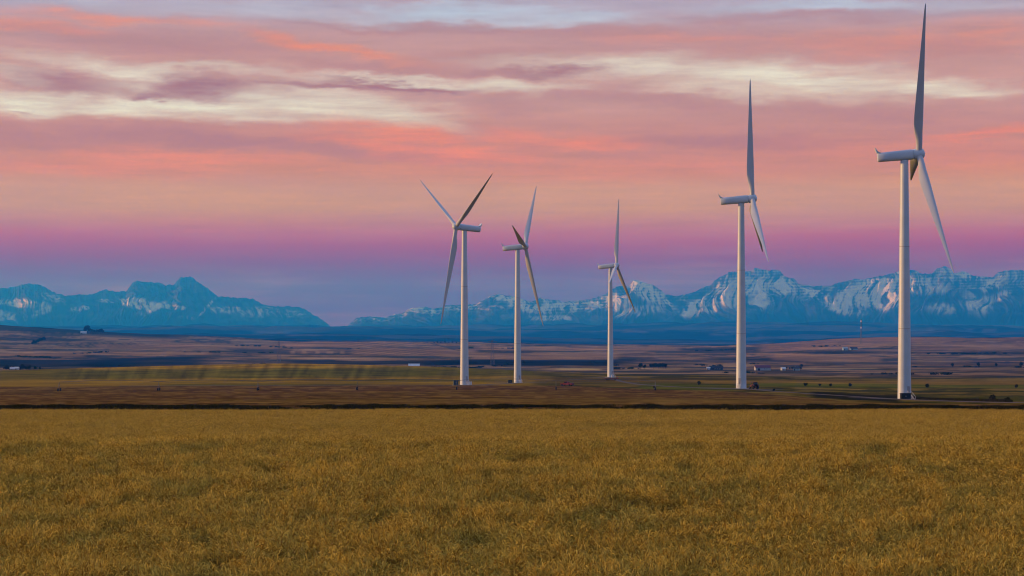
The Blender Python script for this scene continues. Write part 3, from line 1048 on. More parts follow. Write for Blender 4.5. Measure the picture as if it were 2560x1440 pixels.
def hub_mesh():
    prof = [(1.05, 2.35), (1.36, 2.5), (1.50, 2.9), (1.52, 3.9), (1.46, 4.6), (1.28, 5.05), (.95, 5.35), (.5, 5.52), (.08, 5.58)]
    return MB().lathe(prof, 36, 'X').mesh('hub', M['paint'], 45)


def blade_mesh():
    st = [(0.0, 1.70, 1.0), (.04, 1.70, 1.0), (.08, 1.85, .84), (.13, 2.28, .54), (.18, 2.62, .38), (.25, 2.56, .29), (.35, 2.26, .25), (.47, 1.90, .22), (.6, 1.50, .20), (.72, 1.12, .19),
          (.82, .84, .18), (.90, .64, .17), (.955, .46, .17), (.985, .30, .17), (1.0, .08, .2)]
    n = 20
    r0 = 1.15
    v, f = [], []
    for (t, c, th) in st:
        r = r0 + (ROTOR - r0) * t
        round_ = sstep(.03, .16, np.array([t]))[0]
        tw = R_(14) * (1 - t) ** 2 * round_ + R_(4)
        for k in range(n):
            a = 2 * math.pi * k / n
            ex, ey = .5 * c * math.cos(a), .5 * c * th * math.sin(a)
            u = (1 - math.cos(a)) / 2                               # 0 at the leading edge, 1 at the trailing edge
            yt = 5 * th * c * (.2969 * math.sqrt(u) - .126 * u - .3516 * u ** 2 + .2843 * u ** 3 - .1015 * u ** 4)
            ax, ay = (.30 - u) * c, math.copysign(yt, math.sin(a)) + .02 * c * math.sin(math.pi * u)
            x = ex * (1 - round_) + ax * round_
            y = ey * (1 - round_) + ay * round_
            v.append((x * math.cos(tw) - y * math.sin(tw), x * math.sin(tw) + y * math.cos(tw), r))
    for i in range(len(st) - 1):
        for k in range(n):
            f.append((i * n + k, i * n + (k + 1) % n, (i + 1) * n + (k + 1) % n, (i + 1) * n + k))
    f += [tuple(range(n)), tuple(range((len(st) - 1) * n, len(st) * n))]
    return MB().add(v, f).mesh('blade', M['blade'], 50)


def fin_mesh():
    poly = [(-7.05, 1.05), (-6.35, 1.22), (-6.9, 1.50), (-7.35, 1.95), (-7.72, 2.62), (-7.84, 2.62), (-7.70, 1.95), (-7.45, 1.2)]
    return MB().prism(poly, -.9, .9).mesh('tail_fin', M['paint'])


ME_T = {'tower': tower_mesh(), 'nacelle': nacelle_mesh(), 'hub': hub_mesh(), 'blade': blade_mesh(), 'fin': fin_mesh(),
        'fl1': flange_mesh(19.5), 'fl2': flange_mesh(42.0),
        'door': MB().box((0, -1.845, 2.75), (.95, .12, 2.1), 0, .04).mesh('door', M['flange']),
        'found': MB().lathe([(3.2, -1.2), (3.2, .02), (3.0, .12), (1.95, .16)], 40).mesh('foundation', M['concrete'], 30),
        'mast': MB().tube((-6.2, .45, 1.15), (-6.2, .45, 2.0), .035).tube((-6.35, .45, 2.0), (-6.05, .45, 2.0), .03).mesh('wind_vane', M['flange'])}
_st = MB()
for k in range(7):
    _st.box((0, -2.15 - .28 * k, 1.62 - .23 * k), (1.1, .27, .05))
for s in (-.55, .55):
    _st.tube((s, -2.0, 1.5), (s, -3.95, 0.0), .06)
    _st.tube((s, -2.0, 2.6), (s, -3.95, 1.1), .04)
    _st.tube((s, -2.0, 1.6), (s, -2.0, 2.6), .04).tube((s, -3.95, 0), (s, -3.95, 1.1), .04).tube((s, -2.95, .8), (s, -2.95, 1.85), .04)
ME_T['steps'] = _st.mesh('steps', M['white_box'])

TURB = [  # tower column, base row, axis row, yaw, first blade angle, door heading, label
    (2261, 1000, 388, -4, 24, 28, 'tallest white wind turbine, nearest of the five, dark box at its foot'),
    (1853, 972, 499, -6, 5, -22, 'white wind turbine second from the tallest, white steps at its foot, lower blades close together'),
    (1526, 943, 665, -15, 107, 40, 'smallest and farthest white wind turbine, one lower blade crossing its tower'),
    (1294, 958, 618, -12, 79, 30, 'white wind turbine with a short foreshortened blade over its nacelle, tail to the left'),
    (1161, 963, 569, 207, 58, 35, 'white wind turbine with its blades in a Y, nacelle tail pointing right')]
TPOS = []
for (tx, by, ty, yaw, phi, door, label) in TURB:
    d = F * HUB / (by - ty)
    base = Vector(((tx - CX) / F * d, d, -(by - HOR) / F * d))
    gz0 = float(ground_z(np.array([base.x]), np.array([base.y]))[0])
    TPOS.append((base, gz0))
    root = tag(empty('wind_turbine', base), label, 'wind turbine', 'wind turbines on the plain')
    obj('foundation', ME_T['found'], root)
    tw = obj('tower', ME_T['tower'], root)
    obj('flange', ME_T['fl1'], tw)
    obj('flange', ME_T['fl2'], tw)
    dm = Matrix.Rotation(R_(door), 4, 'Z')
    obj('door', ME_T['door'], tw, mat=dm)
    obj('steps', ME_T['steps'], tw, mat=dm)
    yw = R_(yaw)
    n = Vector((math.cos(yw) * math.cos(TILT), math.sin(yw) * math.cos(TILT), math.sin(TILT)))
    u = Vector((math.sin(yw), -math.cos(yw), 0))
    v = u.cross(n)
    if v.z < 0:
        v = -v
    side = v.cross(n)
    frame = Matrix((n, side, v)).transposed().to_4x4()
    frame.translation = (0, 0, HUB)
    nac = obj('nacelle', ME_T['nacelle'], root, mat=frame)
    obj('tail_fin', ME_T['fin'], nac)
    obj('wind_vane', ME_T['mast'], nac)
    obj('hub', ME_T['hub'], root, mat=frame)
    for k in range(3):
        a = R_(phi + 120 * k)
        e = math.cos(a) * v + math.sin(a) * u
        zax = (math.cos(CONE) * e + math.sin(CONE) * n).normalized()
        xax = (n - zax * n.dot(zax)).normalized()
        yax = zax.cross(xax)
        mt = Matrix((xax, yax, zax)).transposed().to_4x4()
        mt.translation = Vector((0, 0, HUB)) + n * OVER
        obj('blade', ME_T['blade'], root, mat=mt)


# worn gravel pads round the tower feet
WHICH = ['tallest turbine', 'turbine with white steps', 'farthest turbine', 'turbine with the foreshortened blade', 'Y-bladed turbine']
for q, (bp_, gz_) in enumerate(TPOS):
    nr_, na_ = 7, 40
    rr = np.linspace(1.6, 1.0, nr_)[::-1] / 1.6
    th = np.linspace(0, 2 * np.pi, na_, endpoint=False)
    R2 = np.linspace(.12, 1, nr_)[:, None] * (11 + 4 * vnoise(th[None, :] * 2.2 + q * 9, th[None, :] * 0, 5))
    X2, Y2 = bp_.x + R2 * np.cos(th) * 1.25, bp_.y + R2 * np.sin(th)
    Z2 = ground_z(X2, Y2) + .09 - .16 * (np.linspace(0, 1, nr_)[:, None] ** 6)
    v_ = np.stack([X2, Y2, Z2], -1).reshape(-1, 3)
    f_ = [(a * na_ + b, a * na_ + (b + 1) % na_, (a + 1) * na_ + (b + 1) % na_, (a + 1) * na_ + b) for a in range(nr_ - 1) for b in range(na_)]
    tag(obj('gravel_pad', mesh_np('gravel_pad', v_, np.array(f_), [M['gravel']])), 'worn gravel pad round the foot of the ' + WHICH[q], kind='structure')


# ------------------------------------------------------------------ things at the turbine feet
def cabinet(px, d, size, mat, label, rz=0.2):
    x, y, z = at(px, d)
    t = tag(empty('transformer_box', (x, y, z), rz), label, 'cabinet', 'cabinets at the turbine feet')
    w, dp, h = size
    MB().box((0, 0, .03), (w + .5, dp + .5, .3)).build('plinth', M['concrete'], t)
    MB().box((0, 0, .18 + h / 2), (w, dp, h), 0, .05).build('cabinet_body', mat, t)
    MB().box((0, 0, .18 + h + .05), (w + .16, dp + .16, .1), 0, .03).build('lid', mat, t)
    for s in (-1, 1):
        dr = MB().box((s * w * .245, -dp / 2 - .02, .18 + h * .5), (w * .46, .05, h * .86)).build('door', mat, t)
        MB().box((s * w * .06, -dp / 2 - .06, .18 + h * .5), (.05, .05, .3)).build('handle', M['flange'], dr)
    return t


cabinet(2263.5, 539, (2.7, 1.5, 1.45), M['dark_box'], 'blackish transformer box in front of the tallest turbine', .05)
cabinet(1139, 838, (1.9, 1.6, 2.0), M['teal_box'], 'dark blue green box left of the Y-bladed turbine', .3)
cabinet(1176, 840, (1.1, 1.0, 1.3), M['white_box'], 'small white box right of the Y-bladed turbine', -.2)
cabinet(1275, 972, (2.0, 1.4, 1.2), M['dark_box'], 'low dark box left of the turbine with the foreshortened blade', .2)
cabinet(1532, 1190, (1.3, 1.1, 1.4), M['white_box'], 'small white box at the foot of the farthest turbine', .1)


def wheel_mesh(r, w):
    return (MB().lathe([(r * .55, -w / 2), (r * .93, -w / 2), (r, -w * .3), (r, w * .3), (r * .93, w / 2), (r * .55, w / 2)], 18, 'X').mesh('tyre', M['rubber'], 40),
            MB().lathe([(.08, -w * .35), (r * .54, -w * .3), (r * .54, w * .3), (.08, w * .35)], 14, 'X').mesh('rim', M['galv'], 40))


def add_wheel(t, p, wm, rz=0.0):
    w = obj('wheel', wm[0], t, mat=Matrix.Translation(p) @ Matrix.Rotation(rz, 4, 'Z'))
    obj('rim', wm[1], w)


def pickup(px, d, rz, mat, label):
    x, y, z = at(px, d)
    t = tag(empty('pickup_truck', (x, y, z + .02), rz), label, 'truck')
    b = MB()
    b.prism([(-2.6, .45), (2.5, .45), (2.6, .75), (2.5, 1.02), (1.35, 1.12), (-.75, 1.12), (-.75, 1.18), (-2.6, 1.18)], -.92, .92)
    b.build('body', mat, t)
    MB().prism([(-.72, 1.121), (1.25, 1.121), (.62, 1.72), (.40, 1.80), (-.55, 1.80), (-.66, 1.72)], -.82, .82).build('cab', mat, t)
    MB().prism([(-.5, 1.2), (.95, 1.2), (.55, 1.66), (-.5, 1.66)], -.835, .835).build('side_window', M['glass'], t)
    MB().add([(1.27, -.72, 1.16), (1.27, .72, 1.16), (.68, .66, 1.70), (.68, -.66, 1.70), (1.22, -.72, 1.14), (1.22, .72, 1.14), (.62, .66, 1.68), (.62, -.66, 1.68)],
             [(0, 1, 2, 3), (4, 7, 6, 5), (0, 4, 5, 1), (1, 5, 6, 2), (2, 6, 7, 3), (3, 7, 4, 0)]).build('windscreen', M['glass'], t)
    MB().box((2.62, 0, .55), (.14, 1.8, .22), 0, .04).build('bumper', M['galv'], t)
    for s in (-.68, .68):
        MB().box((2.57, s, .86), (.08, .32, .16), 0, .02).build('headlight', M['white_box'], t)
    wm = wheel_mesh(.40, .26)
    for ax in (-1.65, 1.62):
        for s in (-.86, .86):
            add_wheel(t, (ax, s, .40), wm, R_(90))
    return t


def tractor(px, d, rz, mat, label):
    x, y, z = at(px, d)
    t = tag(empty('tractor', (x, y, z + .02), rz), label, 'tractor')
    MB().prism([(-.3, .75), (2.1, .75), (2.15, 1.05), (2.1, 1.45), (1.6, 1.56), (-.3, 1.6)], -.38, .38).build('bonnet', mat, t)
    MB().box((-.7, 0, .85), (1.1, .7, .6), 0, .05).build('rear_axle', mat, t)
    MB().prism([(-1.2, 1.25), (-.25, 1.25), (-.1, 1.9), (-.22, 2.45), (-1.15, 2.45), (-1.28, 1.9)], -.66, .66).build('cab', M['glass'], t)
    MB().box((-.7, 0, 2.52), (1.25, 1.5, .12), 0, .04).build('cab_roof', mat, t)
    MB().tube((1.2, .2, 1.55), (1.2, .2, 2.4), .06).build('exhaust', M['rubber'], t)
    for s in (-1, 1):
        MB().prism([(-1.5, 1.2), (-1.3, 1.68), (-.7, 1.86), (-.1, 1.68), (.05, 1.25), (-.1, 1.3), (-.7, 1.76), (-1.35, 1.35)], s * .62, s * 1.12).build('mudguard', mat, t)
    big, small = wheel_mesh(.82, .45), wheel_mesh(.5, .3)
    for s in (-.88, .88):
        add_wheel(t, (-.7, s, .82), big, R_(90))
        add_wheel(t, (1.65, s * .85, .5), small, R_(90))
    return t


pickup(1417, 790, R_(150), M['red'], 'small red pickup truck standing at the far edge of the stubble')
tractor(1885, 690, R_(115), M['rust'], 'dark red tractor beside the turbine with white steps')


def trailer(px, d, rz, label):
    x, y, z = at(px, d)
    t = tag(empty('flatbed_trailer', (x, y, z + .02), rz), label, 'trailer')
    MB().box((0, 0, 1.0), (7.2, 2.2, .22), 0, .03).build('deck', M['red'], t)
    MB().box((0, 0, .78), (7.0, .9, .2)).build('chassis', M['rust'], t)
    MB().box((3.55, 0, 1.55), (.1, 2.1, .9)).build('headboard', M['red'], t)
    MB().tube((3.5, 0, .78), (5.2, 0, .55), .07).build('drawbar', M['rust'], t)
    wm = wheel_mesh(.42, .25)
    for ax in (-2.2, -1.2, 2.3):
        for s in (-.95, .95):
            add_wheel(t, (ax, s, .42), wm, R_(90))


trailer(1527, 1065, R_(6), 'low red flatbed trailer in front of the farthest turbine')


# ------------------------------------------------------------------ irrigation machine on the stubble
def irrigator():
    d0, h = 618.0, 2.9
    pxs = [148, 397, 645, 893, 1142, 1390, 1638]
    pos = [Vector(at(p, d0 + (6 if i % 2 else 0))) for i, p in enumerate(pxs)]
    t = tag(empty('irrigation_machine', pos[0]), 'long wheeled irrigation pipe spanning the brown stubble field', 'irrigation machine')
    o = pos[0]
    wm = wheel_mesh(.50, .30)
    leg = MB()
    for s in (-1, 1):
        leg.tube((0, s * 1.6, .5), (0, 0, h), .045)
        leg.tube((-.4, s * 1.6, .5), (.4, s * 1.6, .5), .04)
    leg.tube((0, -1.6, .5), (0, 1.6, .5), .05).tube((0, -.8, 1.75), (0, .8, 1.75), .05)
    leg.box((0, 0, .6), (.3, .3, .22))
    lm = leg.mesh('drive_tower', M['galv'])
    for p in pos:
        q = obj('drive_tower', lm, t, loc=p - o)
        for s in (-1.6, 1.6):
            w = obj('wheel', wm[0], q, loc=(0, s, .50))
            w.rotation_euler = (0, 0, R_(90) * 0)
    for a, b in zip(pos[:-1], pos[1:]):
        a2, b2 = a - o + Vector((0, 0, h)), b - o + Vector((0, 0, h))
        sp = MB()
        N = 6
        pts = [a2.lerp(b2, k / N) + Vector((0, 0, .45 * math.sin(math.pi * k / N))) for k in range(N + 1)]
        for p, q in zip(pts[:-1], pts[1:]):
            sp.tube(p, q, .075, n=6, cap=False)
        sp.build('water_pipe', M['galv'], t)
        tr = MB()
        low = [pts[0]] + [p - Vector((0, 0, .75)) for p in pts[1:-1]] + [pts[-1]]
        for p, q in zip(low[:-1], low[1:]):
            tr.tube(p, q, .02, n=4, cap=False)
        for p, q in zip(low[1:-1], pts[1:-1]):
            tr.tube(p, q, .02, n=4, cap=False)
        tr.build('truss', M['galv'], t)


irrigator()


# ------------------------------------------------------------------ farm buildings
def barn(name, px, d, L_, W_, H_, rz, wall, roof, label, cat='barn', chimney=False, windows=3):
    x, y, z = at(px, d)
    t = tag(empty(name, (x, y, z), rz), label, cat)
    rh = W_ * .33
    MB().prism([(-W_ / 2, -1.5), (W_ / 2, -1.5), (W_ / 2, H_), (0, H_ + rh), (-W_ / 2, H_)], -L_ / 2, L_ / 2).build('wall', wall, t, mtx=Matrix.Rotation(R_(90), 4, 'Z'))
    ov = .5
    r = MB()
    for s in (-1, 1):
        e, tp = Vector((s * (W_ / 2 + ov), 0, H_ - ov * rh / (W_ / 2))), Vector((0, 0, H_ + rh))
        nn = Vector((-(tp.z - e.z) * -s, 0, W_ / 2 + ov)).normalized() * .14
        q = []
        for yy in (-L_ / 2 - ov, L_ / 2 + ov):
            for p in (e, tp):
                q += [(p.x, yy, p.z + .03), (p.x + nn.x, yy, p.z + abs(nn.z) + .03)]
        r.add(q, [(0, 1, 3, 2), (4, 6, 7, 5), (0, 4, 5, 1), (2, 3, 7, 6), (1, 5, 7, 3), (0, 2, 6, 4)])
    ro = r.build('roof', roof, t, mtx=Matrix.Rotation(R_(90), 4, 'Z'))
    if chimney:
        MB().box((0, L_ * .2, H_ + rh), (.7, .7, 1.4)).build('chimney', M['concrete'], ro)
    MB().box((-L_ * .28, -W_ / 2 - .03, H_ * .36), (L_ * .16, .08, H_ * .72)).build('door', M['roof_dark'], t)
    for k in range(windows):
        w = MB().box((-L_ * .08 + L_ * .5 * k / max(1, windows), -W_ / 2 - .03, H_ * .55), (min(1.4, L_ * .09), .08, H_ * .3)).build('window', M['white_box'], t)
        MB().box((-L_ * .08 + L_ * .5 * k / max(1, windows), -W_ / 2 - .08, H_ * .55), (min(1.1, L_ * .07), .05, H_ * .22)).build('pane', M['glass'], w)
    return t


barn('barn', 1906, 2300, 17.5, 8, 3.4, R_(6), M['barn_wall'], M['roof_red'], 'white barn with a dark red roof, right of the second tallest turbine')
barn('long_shed', 1035, 1640, 8.4, 4.5, 1.7, R_(2), M['barn_wall'], M['white_box'], 'low white shed alone in the dark creek line', 'shed', windows=2)
barn('farmhouse', 1958, 2320, 4.8, 4.2, 2.3, R_(20), M['barn_wall'], M['white_box'], 'tiny pale house just right of the red roofed barn', 'house', True, 1)
barn('farmhouse', 1991, 2340, 7.5, 6, 2.6, R_(-10), M['steel_shed'], M['roof_dark'], 'dark roofed farmhouse among low trees beyond the red roofed barn', 'house', True, 2)
barn('farmhouse', 31, 1760, 3.6, 3.2, 2.0, R_(10), M['barn_wall'], M['white_box'], 'leftmost white farm cottage at the edge of the picture', 'house', True, 1)
barn('farmhouse', 42, 1765, 3.2, 3.0, 2.3, R_(-8), M['barn_wall'], M['white_box'], 'second white farm cottage, beside the leftmost one', 'house', False, 1)
barn('machine_shed', 2113, 4150, 10, 8, 4.0, R_(8), M['steel_shed'], M['roof_grey'], 'pale blue steel shed under the right hand hill', 'shed')
barn('machine_shed', 2134, 4200, 15, 8, 3.0, R_(4), M['steel_shed'], M['roof_dark'], 'darker blue steel shed beside the pale one under the hill', 'shed')
barn('farmhouse', 209, 5650, 16, 9, 4.0, R_(5), M['barn_wall'], M['white_box'], 'white house by dark trees on the left hilltop', 'house', True, 2)
barn('machine_shed', 1790, 2360, 16, 7, 2.6, R_(0), M['teal_box'], M['roof_dark'], 'long dark shed left of the second tallest turbine', 'shed')
barn('farmhouse', 1771, 2345, 3.6, 3.4, 2.2, R_(0), M['barn_wall'], M['white_box'], 'tiny white hut left of the long dark shed', 'house', False, 1)


# ------------------------------------------------------------------ trees and shrubs
def foliage(rx, rz, n, leaf, seed, base=0.0, lumps=7):
    rg = np.random.default_rng(seed)
    c = rg.normal(0, 1, (lumps, 3))
    c /= np.linalg.norm(c, axis=1)[:, None]
    c = c * rg.uniform(.25, .62, (lumps, 1)) * [rx, rx, rz]
    cr = rg.uniform(.38, .62, lumps)
    w = rg.integers(0, lumps, n)
    dirs = rg.normal(0, 1, (n, 3))
    dirs /= np.linalg.norm(dirs, axis=1)[:, None]
    p = c[w] + dirs * (rg.uniform(.45, 1, (n, 1)) ** .5) * cr[w][:, None] * [rx, rx, rz]
    p[:, 2] += base + rz
    p[:, 2] = np.maximum(p[:, 2], .03)
    nn = dirs + rg.normal(0, .6, (n, 3))
    nn /= np.linalg.norm(nn, axis=1)[:, None]
    a = np.cross(nn, rg.normal(0, 1, (n, 3)))
    a /= np.linalg.norm(a, axis=1)[:, None]
    b = np.cross(nn, a)
    s = leaf * rg.uniform(.6, 1.3, (n, 1))
    v = np.stack([p - a * s, p - b * s * .6, p + a * s, p + b * s * .6], 1).reshape(-1, 3)
    return v, np.arange(4 * n).reshape(-1, 4)


def tree_meshes(k):
    v, f = foliage(2.6, 2.8, 900, .34, 40 + k, 1.6, 9)
    cr = mesh_np('crown', v, f, [M['leaf']], False)
    tr = MB()
    rg = random.Random(k)
    tr.tube((0, 0, -.8), (.1, .05, 2.4), .24, .15, 8)
    for i in range(6):
        a = i * 1.05 + rg.random()
        tr.tube((.1, .05, 1.5 + .2 * i), (1.5 * math.cos(a), 1.5 * math.sin(a), 3.4 + .5 * rg.random()), .09, .03, 6)
    return cr, tr.mesh('trunk', M['bark'], 50)


def shrub_meshes(k):
    v, f = foliage(1.0, .8, 420, .16, 80 + k, 0.0, 6)
    cr = mesh_np('crown', v, f, [M['shrub'] if k % 2 else M['leaf']], False)
    st = MB()
    rg = random.Random(k + 50)
    for i in range(5):
        a = i * 1.25
        st.tube((0, 0, -.3), (.5 * math.cos(a), .5 * math.sin(a), .7 + .3 * rg.random()), .035, .012, 5)
    return cr, st.mesh('stem', M['bark'])


TREES = [tree_meshes(k) for k in range(3)]
SHRUBS = [shrub_meshes(k) for k in range(4)]


def plant_at(name, meshes, part, px, d, sc, label, cat, group, scz=None, rz=None):
    x, y, z = at(px, d)
    t = tag(empty(name, (x, y, z), random.uniform(0, 6.28) if rz is None else rz), label, cat, group)
    t.scale = (sc, sc, sc if scz is None else scz)
    obj(part, meshes[1], t)
    obj('crown', meshes[0], t)
    return t


ORD = ['leftmost', 'second', 'third', 'fourth', 'fifth', 'sixth', 'seventh', 'eighth', 'ninth']


def tree(px, d, sc, label, group, scz=None):
    return plant_at('tree', TREES[random.randrange(3)], 'trunk', px, d, sc, label, 'tree', group, scz)


def shrub(px, d, sc, label, group, scz=None):
    return plant_at('shrub', SHRUBS[random.randrange(4)], 'stem', px, d, sc, label, 'shrub', group, scz)


G = 'shrubs along the fence line beyond the access track'
for px, d, sc, lb in ((2014, 850, 1.0, 'dark fence line shrub, leftmost of those between the two tallest turbines'), (2050, 852, .8, 'dark fence line shrub, second of those between the two tallest turbines'),
                      (2077, 852, .9, 'dark fence line shrub, third of those between the two tallest turbines'), (2125, 855, 1.05, 'dark fence line shrub nearest the left side of the tallest turbine'),
                      (2318, 858, 1.2, 'dark round shrub on the fence line right of the tallest turbine'), (2540, 858, 1.15, 'dark round shrub on the fence line at the right edge'),
                      (1747, 850, 1.1, 'dark shrub in the grass left of the turbine with white steps')):
    shrub(px, d, sc, lb, G)
G = 'shrubs by the access track'
for px, d, sc, lb in ((2480, 470, 1.15, 'big dark shrub above the track at the right'), (2517, 400, .75, 'lower dark shrub near the track at the far right'), (1636, 690, .6, 'small dark shrub where the track bends'),
                      (1935, 640, .6, 'small shrub just right of the dark red tractor')):
    shrub(px, d, sc, lb, G)
G = 'field trees beyond the tallest turbine'
for px, d, sc, lb in ((2381, 2500, .95, 'lone field tree, first right of the tallest turbine'), (2446, 2500, 1.1, 'lone field tree, second right of the tallest turbine'), (2490, 2480, .95, 'lone field tree, third right of the tallest turbine'),
                      (2553, 2480, 1.2, 'lone field tree at the right edge of the picture'), (2004, 2500, .9, 'lone field tree just right of the dark roofed farmhouse')):
    tree(px, d, sc, lb, G)
G = 'windbreak trees right of the farthest turbine'
for i, px in enumerate(range(1628, 1668, 6)):
    tree(px, 2420 + 9 * (i % 3), 1.05 + .2 * ((i * 7) % 3) / 2, ORD[i] + (' tree' if i == 0 else ' tree from the left') + ' of the dark windbreak right of the farthest turbine', G)
for px, sc, lb in ((1601, 1.2, 'taller dark tree standing apart from the windbreak'), (1611, .9, 'lower dark tree beside the one standing apart')):
    tree(px, 2420, sc, lb, 'pair of trees by the windbreak')
G = 'farmstead trees on the left hilltop'
for i, (px, sc) in enumerate(((213, 2.6), (217, 3.4), (223, 2.4), (229, 1.9), (236, 1.7), (242, 1.8), (248, 2.1), (253, 2.3), (258, 1.6))):
    tree(px, 5700 + 15 * (i % 3), sc, ORD[i] + (' tree' if i == 0 else ' tree from the left') + ' in the row by the white house on the left hilltop', G)
G = 'shelterbelt trees on the left slope'
for i in range(9):
    tree(82 + 3.7 * i, 4480 + 42 * i, 1.6 + .3 * (i % 2), ORD[i] + (' tree' if i == 0 else ' tree from the left') + ' of the slanting shelterbelt on the left slope', G)
G = 'creek trees beside the white cottages'
for i, (px, sc) in enumerate(((16, 1.0), (24, .8), (50, .9), (57, 1.15), (64, .8), (72, 1.0), (88, .8), (100, .7))):
    tree(px, 1800 + 8 * (i % 3), sc * .8, ORD[i] + (' dark creek tree' if i == 0 else ' dark creek tree from the left') + ' near the two white cottages', G)
G = 'trees round the farmhouse beyond the barn'
for i, (px, sc) in enumerate(((1966, .6), (1974, .55), (1980, .6), (1997, .75), (2002, .6))):
    tree(px, 2360, sc, ORD[i] + (' low tree' if i == 0 else ' low tree from the left') + ' around the dark roofed farmhouse', G)
G = 'ridge trees above the ploughed hill'
for i, px in enumerate((1085, 1094, 1102, 1113, 1122, 1131, 1141)):
    tree(px, 5950, 1.0 + .3 * (i % 2), ORD[i] + (' tiny tree' if i == 0 else ' tiny tree from the left') + ' on the ridge left of the Y-bladed turbine', G)
G = 'trees on the blue foothill'
for i, (px, sc) in enumerate(((768, 3.2), (775, 4.5), (783, 3.6), (790, 3.0), (797, 2.6))):
    tree(px, 20700, sc * 1.5, ORD[i] + (' faint tree' if i == 0 else ' faint tree from the left') + ' on the blue foothill skyline', G)


# scrub along the creeks and field edges, far too many bushes to count
def scrub():
    rg = np.random.default_rng(33)
    V, Fc, off = [], [], 0
    lines = [(-200, 330, 1900, 2300, 90), (215, 520, 2300, 2500, 60), (560, 1160, 2350, 2750, 110), (1060, 1560, 2450, 2950, 120), (1480, 1700, 2500, 2600, 40),
             (1700, 2060, 2800, 3300, 45), (2000, 2700, 3900, 4400, 60), (2250, 2750, 2450, 2600, 40), (560, 1000, 4600, 4700, 50), (-200, 260, 3400, 3600, 50), (1500, 2100, 4700, 5000, 60),
             (100, 900, 3700, 3900, 50), (1150, 1500, 4600, 4800, 40), (1400, 2500, 1700, 2000, 40)]
    for (x0, x1, d0, d1, n) in lines:
        n = n // 2
        cl = rg.uniform(0, 1, max(3, n // 9))
        t = np.clip(cl[rg.integers(0, len(cl), n)] + rg.normal(0, .035, n), 0, 1)
        px = x0 + (x1 - x0) * t
        d = d0 + (d1 - d0) * (.5 + .5 * np.sin(t * 5 + x0)) + rg.normal(0, 12, n)
        x = (px - CX) / F * d
        z = ground_z(x, d)
        for xx, dd, zz in zip(x, d, z):
            r = rg.uniform(.9, 2.6) * (1 + .4 * (dd > 3300))
            m = 26
            dr = rg.normal(0, 1, (m, 3))
            dr /= np.linalg.norm(dr, axis=1)[:, None]
            p = np.array([xx, dd, zz + r * .5]) + dr * rg.uniform(.3, 1, (m, 1)) * [r * 2.1, r, r * .55]
            p[:, 2] = np.maximum(p[:, 2], zz)
            a_ = np.cross(dr, rg.normal(0, 1, (m, 3)))
            a_ /= np.linalg.norm(a_, axis=1)[:, None]
            b_ = np.cross(dr, a_)
            k = r * .42
            V.append(np.stack([p - a_ * k, p - b_ * k, p + a_ * k, p + b_ * k], 1).reshape(-1, 3))
    V = np.concatenate(V)
    me = mesh_np('creek_scrub', V, np.arange(len(V)).reshape(-1, 4), [M['leaf']], False)
    tag(obj('creek_scrub', me), 'dark scrub along the creeks and field edges of the valley', 'scrub', kind='stuff')


scrub()


# ------------------------------------------------------------------ mast and pylons
def lattice(t, h, wb, wt, n, r, mat, name='lattice', z0=0.0):
    b = MB()
    cs = [(-1, -1), (1, -1), (1, 1), (-1, 1)]
    lv = []
    for k in range(n + 1):
        q = k / n
        w = (wb + (wt - wb) * q) / 2
        lv.append([Vector((cx * w, cy * w, z0 + h * q)) for cx, cy in cs])
    for k in range(n):
        for j in range(4):
            b.tube(lv[k][j], lv[k + 1][j], r, n=4, cap=False)
            b.tube(lv[k][j], lv[k + 1][(j + 1) % 4], r * .6, n=4, cap=False)
            b.tube(lv[k + 1][j], lv[k + 1][(j + 1) % 4], r * .6, n=4, cap=False)
    return b.build(name, mat, t)


x, y, z = at(2153, 5300)
mast = tag(empty('radio_mast', (x, y, z)), 'slender radio mast with two white panels before the blue foothills', 'mast')
lattice(mast, 66.0, 4.2, 1.3, 16, .22, M['pylon'])
for zz in (43.0, 60.0):
    pn = MB()
    for k in range(6):
        a = k * math.pi / 3
        pn.box((1.5 * math.cos(a), 1.5 * math.sin(a), zz), (.5, 1.5, 4.6), a, .08)
    pn.build('antenna_panel', M['white_box'], mast)
MB().tube((0, 0, 66), (0, 0, 72), .12).build('spire', M['pylon'], mast)


def pylon(px, d, h, label):
    x, y, z = at(px, d)
    t = tag(empty('power_pylon', (x, y, z), .3), label, 'pylon', 'power pylons crossing the valley')
    lattice(t, h, 5.5, 1.3, 10, .13, M['pylon'])
    for q, w in ((.66, 7.5), (.80, 9.0), (.94, 6.5)):
        MB().tube((-w, 0, h * q), (w, 0, h * q), .16, n=5).tube((-w, 0, h * q), (0, 0, h * q + 1.8), .1, n=4).tube((w, 0, h * q), (0, 0, h * q + 1.8), .1, n=4).build('cross_arm', M['pylon'], t)


pylon(1231, 2700, 36, 'lattice pylon between the two left hand turbines')
pylon(697, 2750, 34, 'lattice pylon on the open valley left of the turbines')

# ------------------------------------------------------------------ wheat
PATCHES = bpy.data.collections.new('wheat_patches')        # only instanced, never linked to the scene
TUFTS = bpy.data.collections.new('verge_tufts')


def strips(P0, side, width, mat_i, V, Fc, MI, off):
    """P0: (n, k, 3) centre lines, side: (n, 3) sideways unit vectors, width: (k,) half widths"""
    n, k, _ = P0.shape
    a = P0 - side[:, None, :] * width[None, :, None]
    b = P0 + side[:, None, :] * width[None, :, None]
    v = np.stack([a, b], 2).reshape(-1, 3)
    i = np.arange(n)[:, None] * (2 * k) + 2 * np.arange(k - 1)[None, :]
    f = np.stack([i, i + 1, i + 3, i + 2], -1).reshape(-1, 4) + off
    V.append(v)
    Fc.append(f)
    MI.append(np.full(len(f), mat_i))
    return off + len(v)


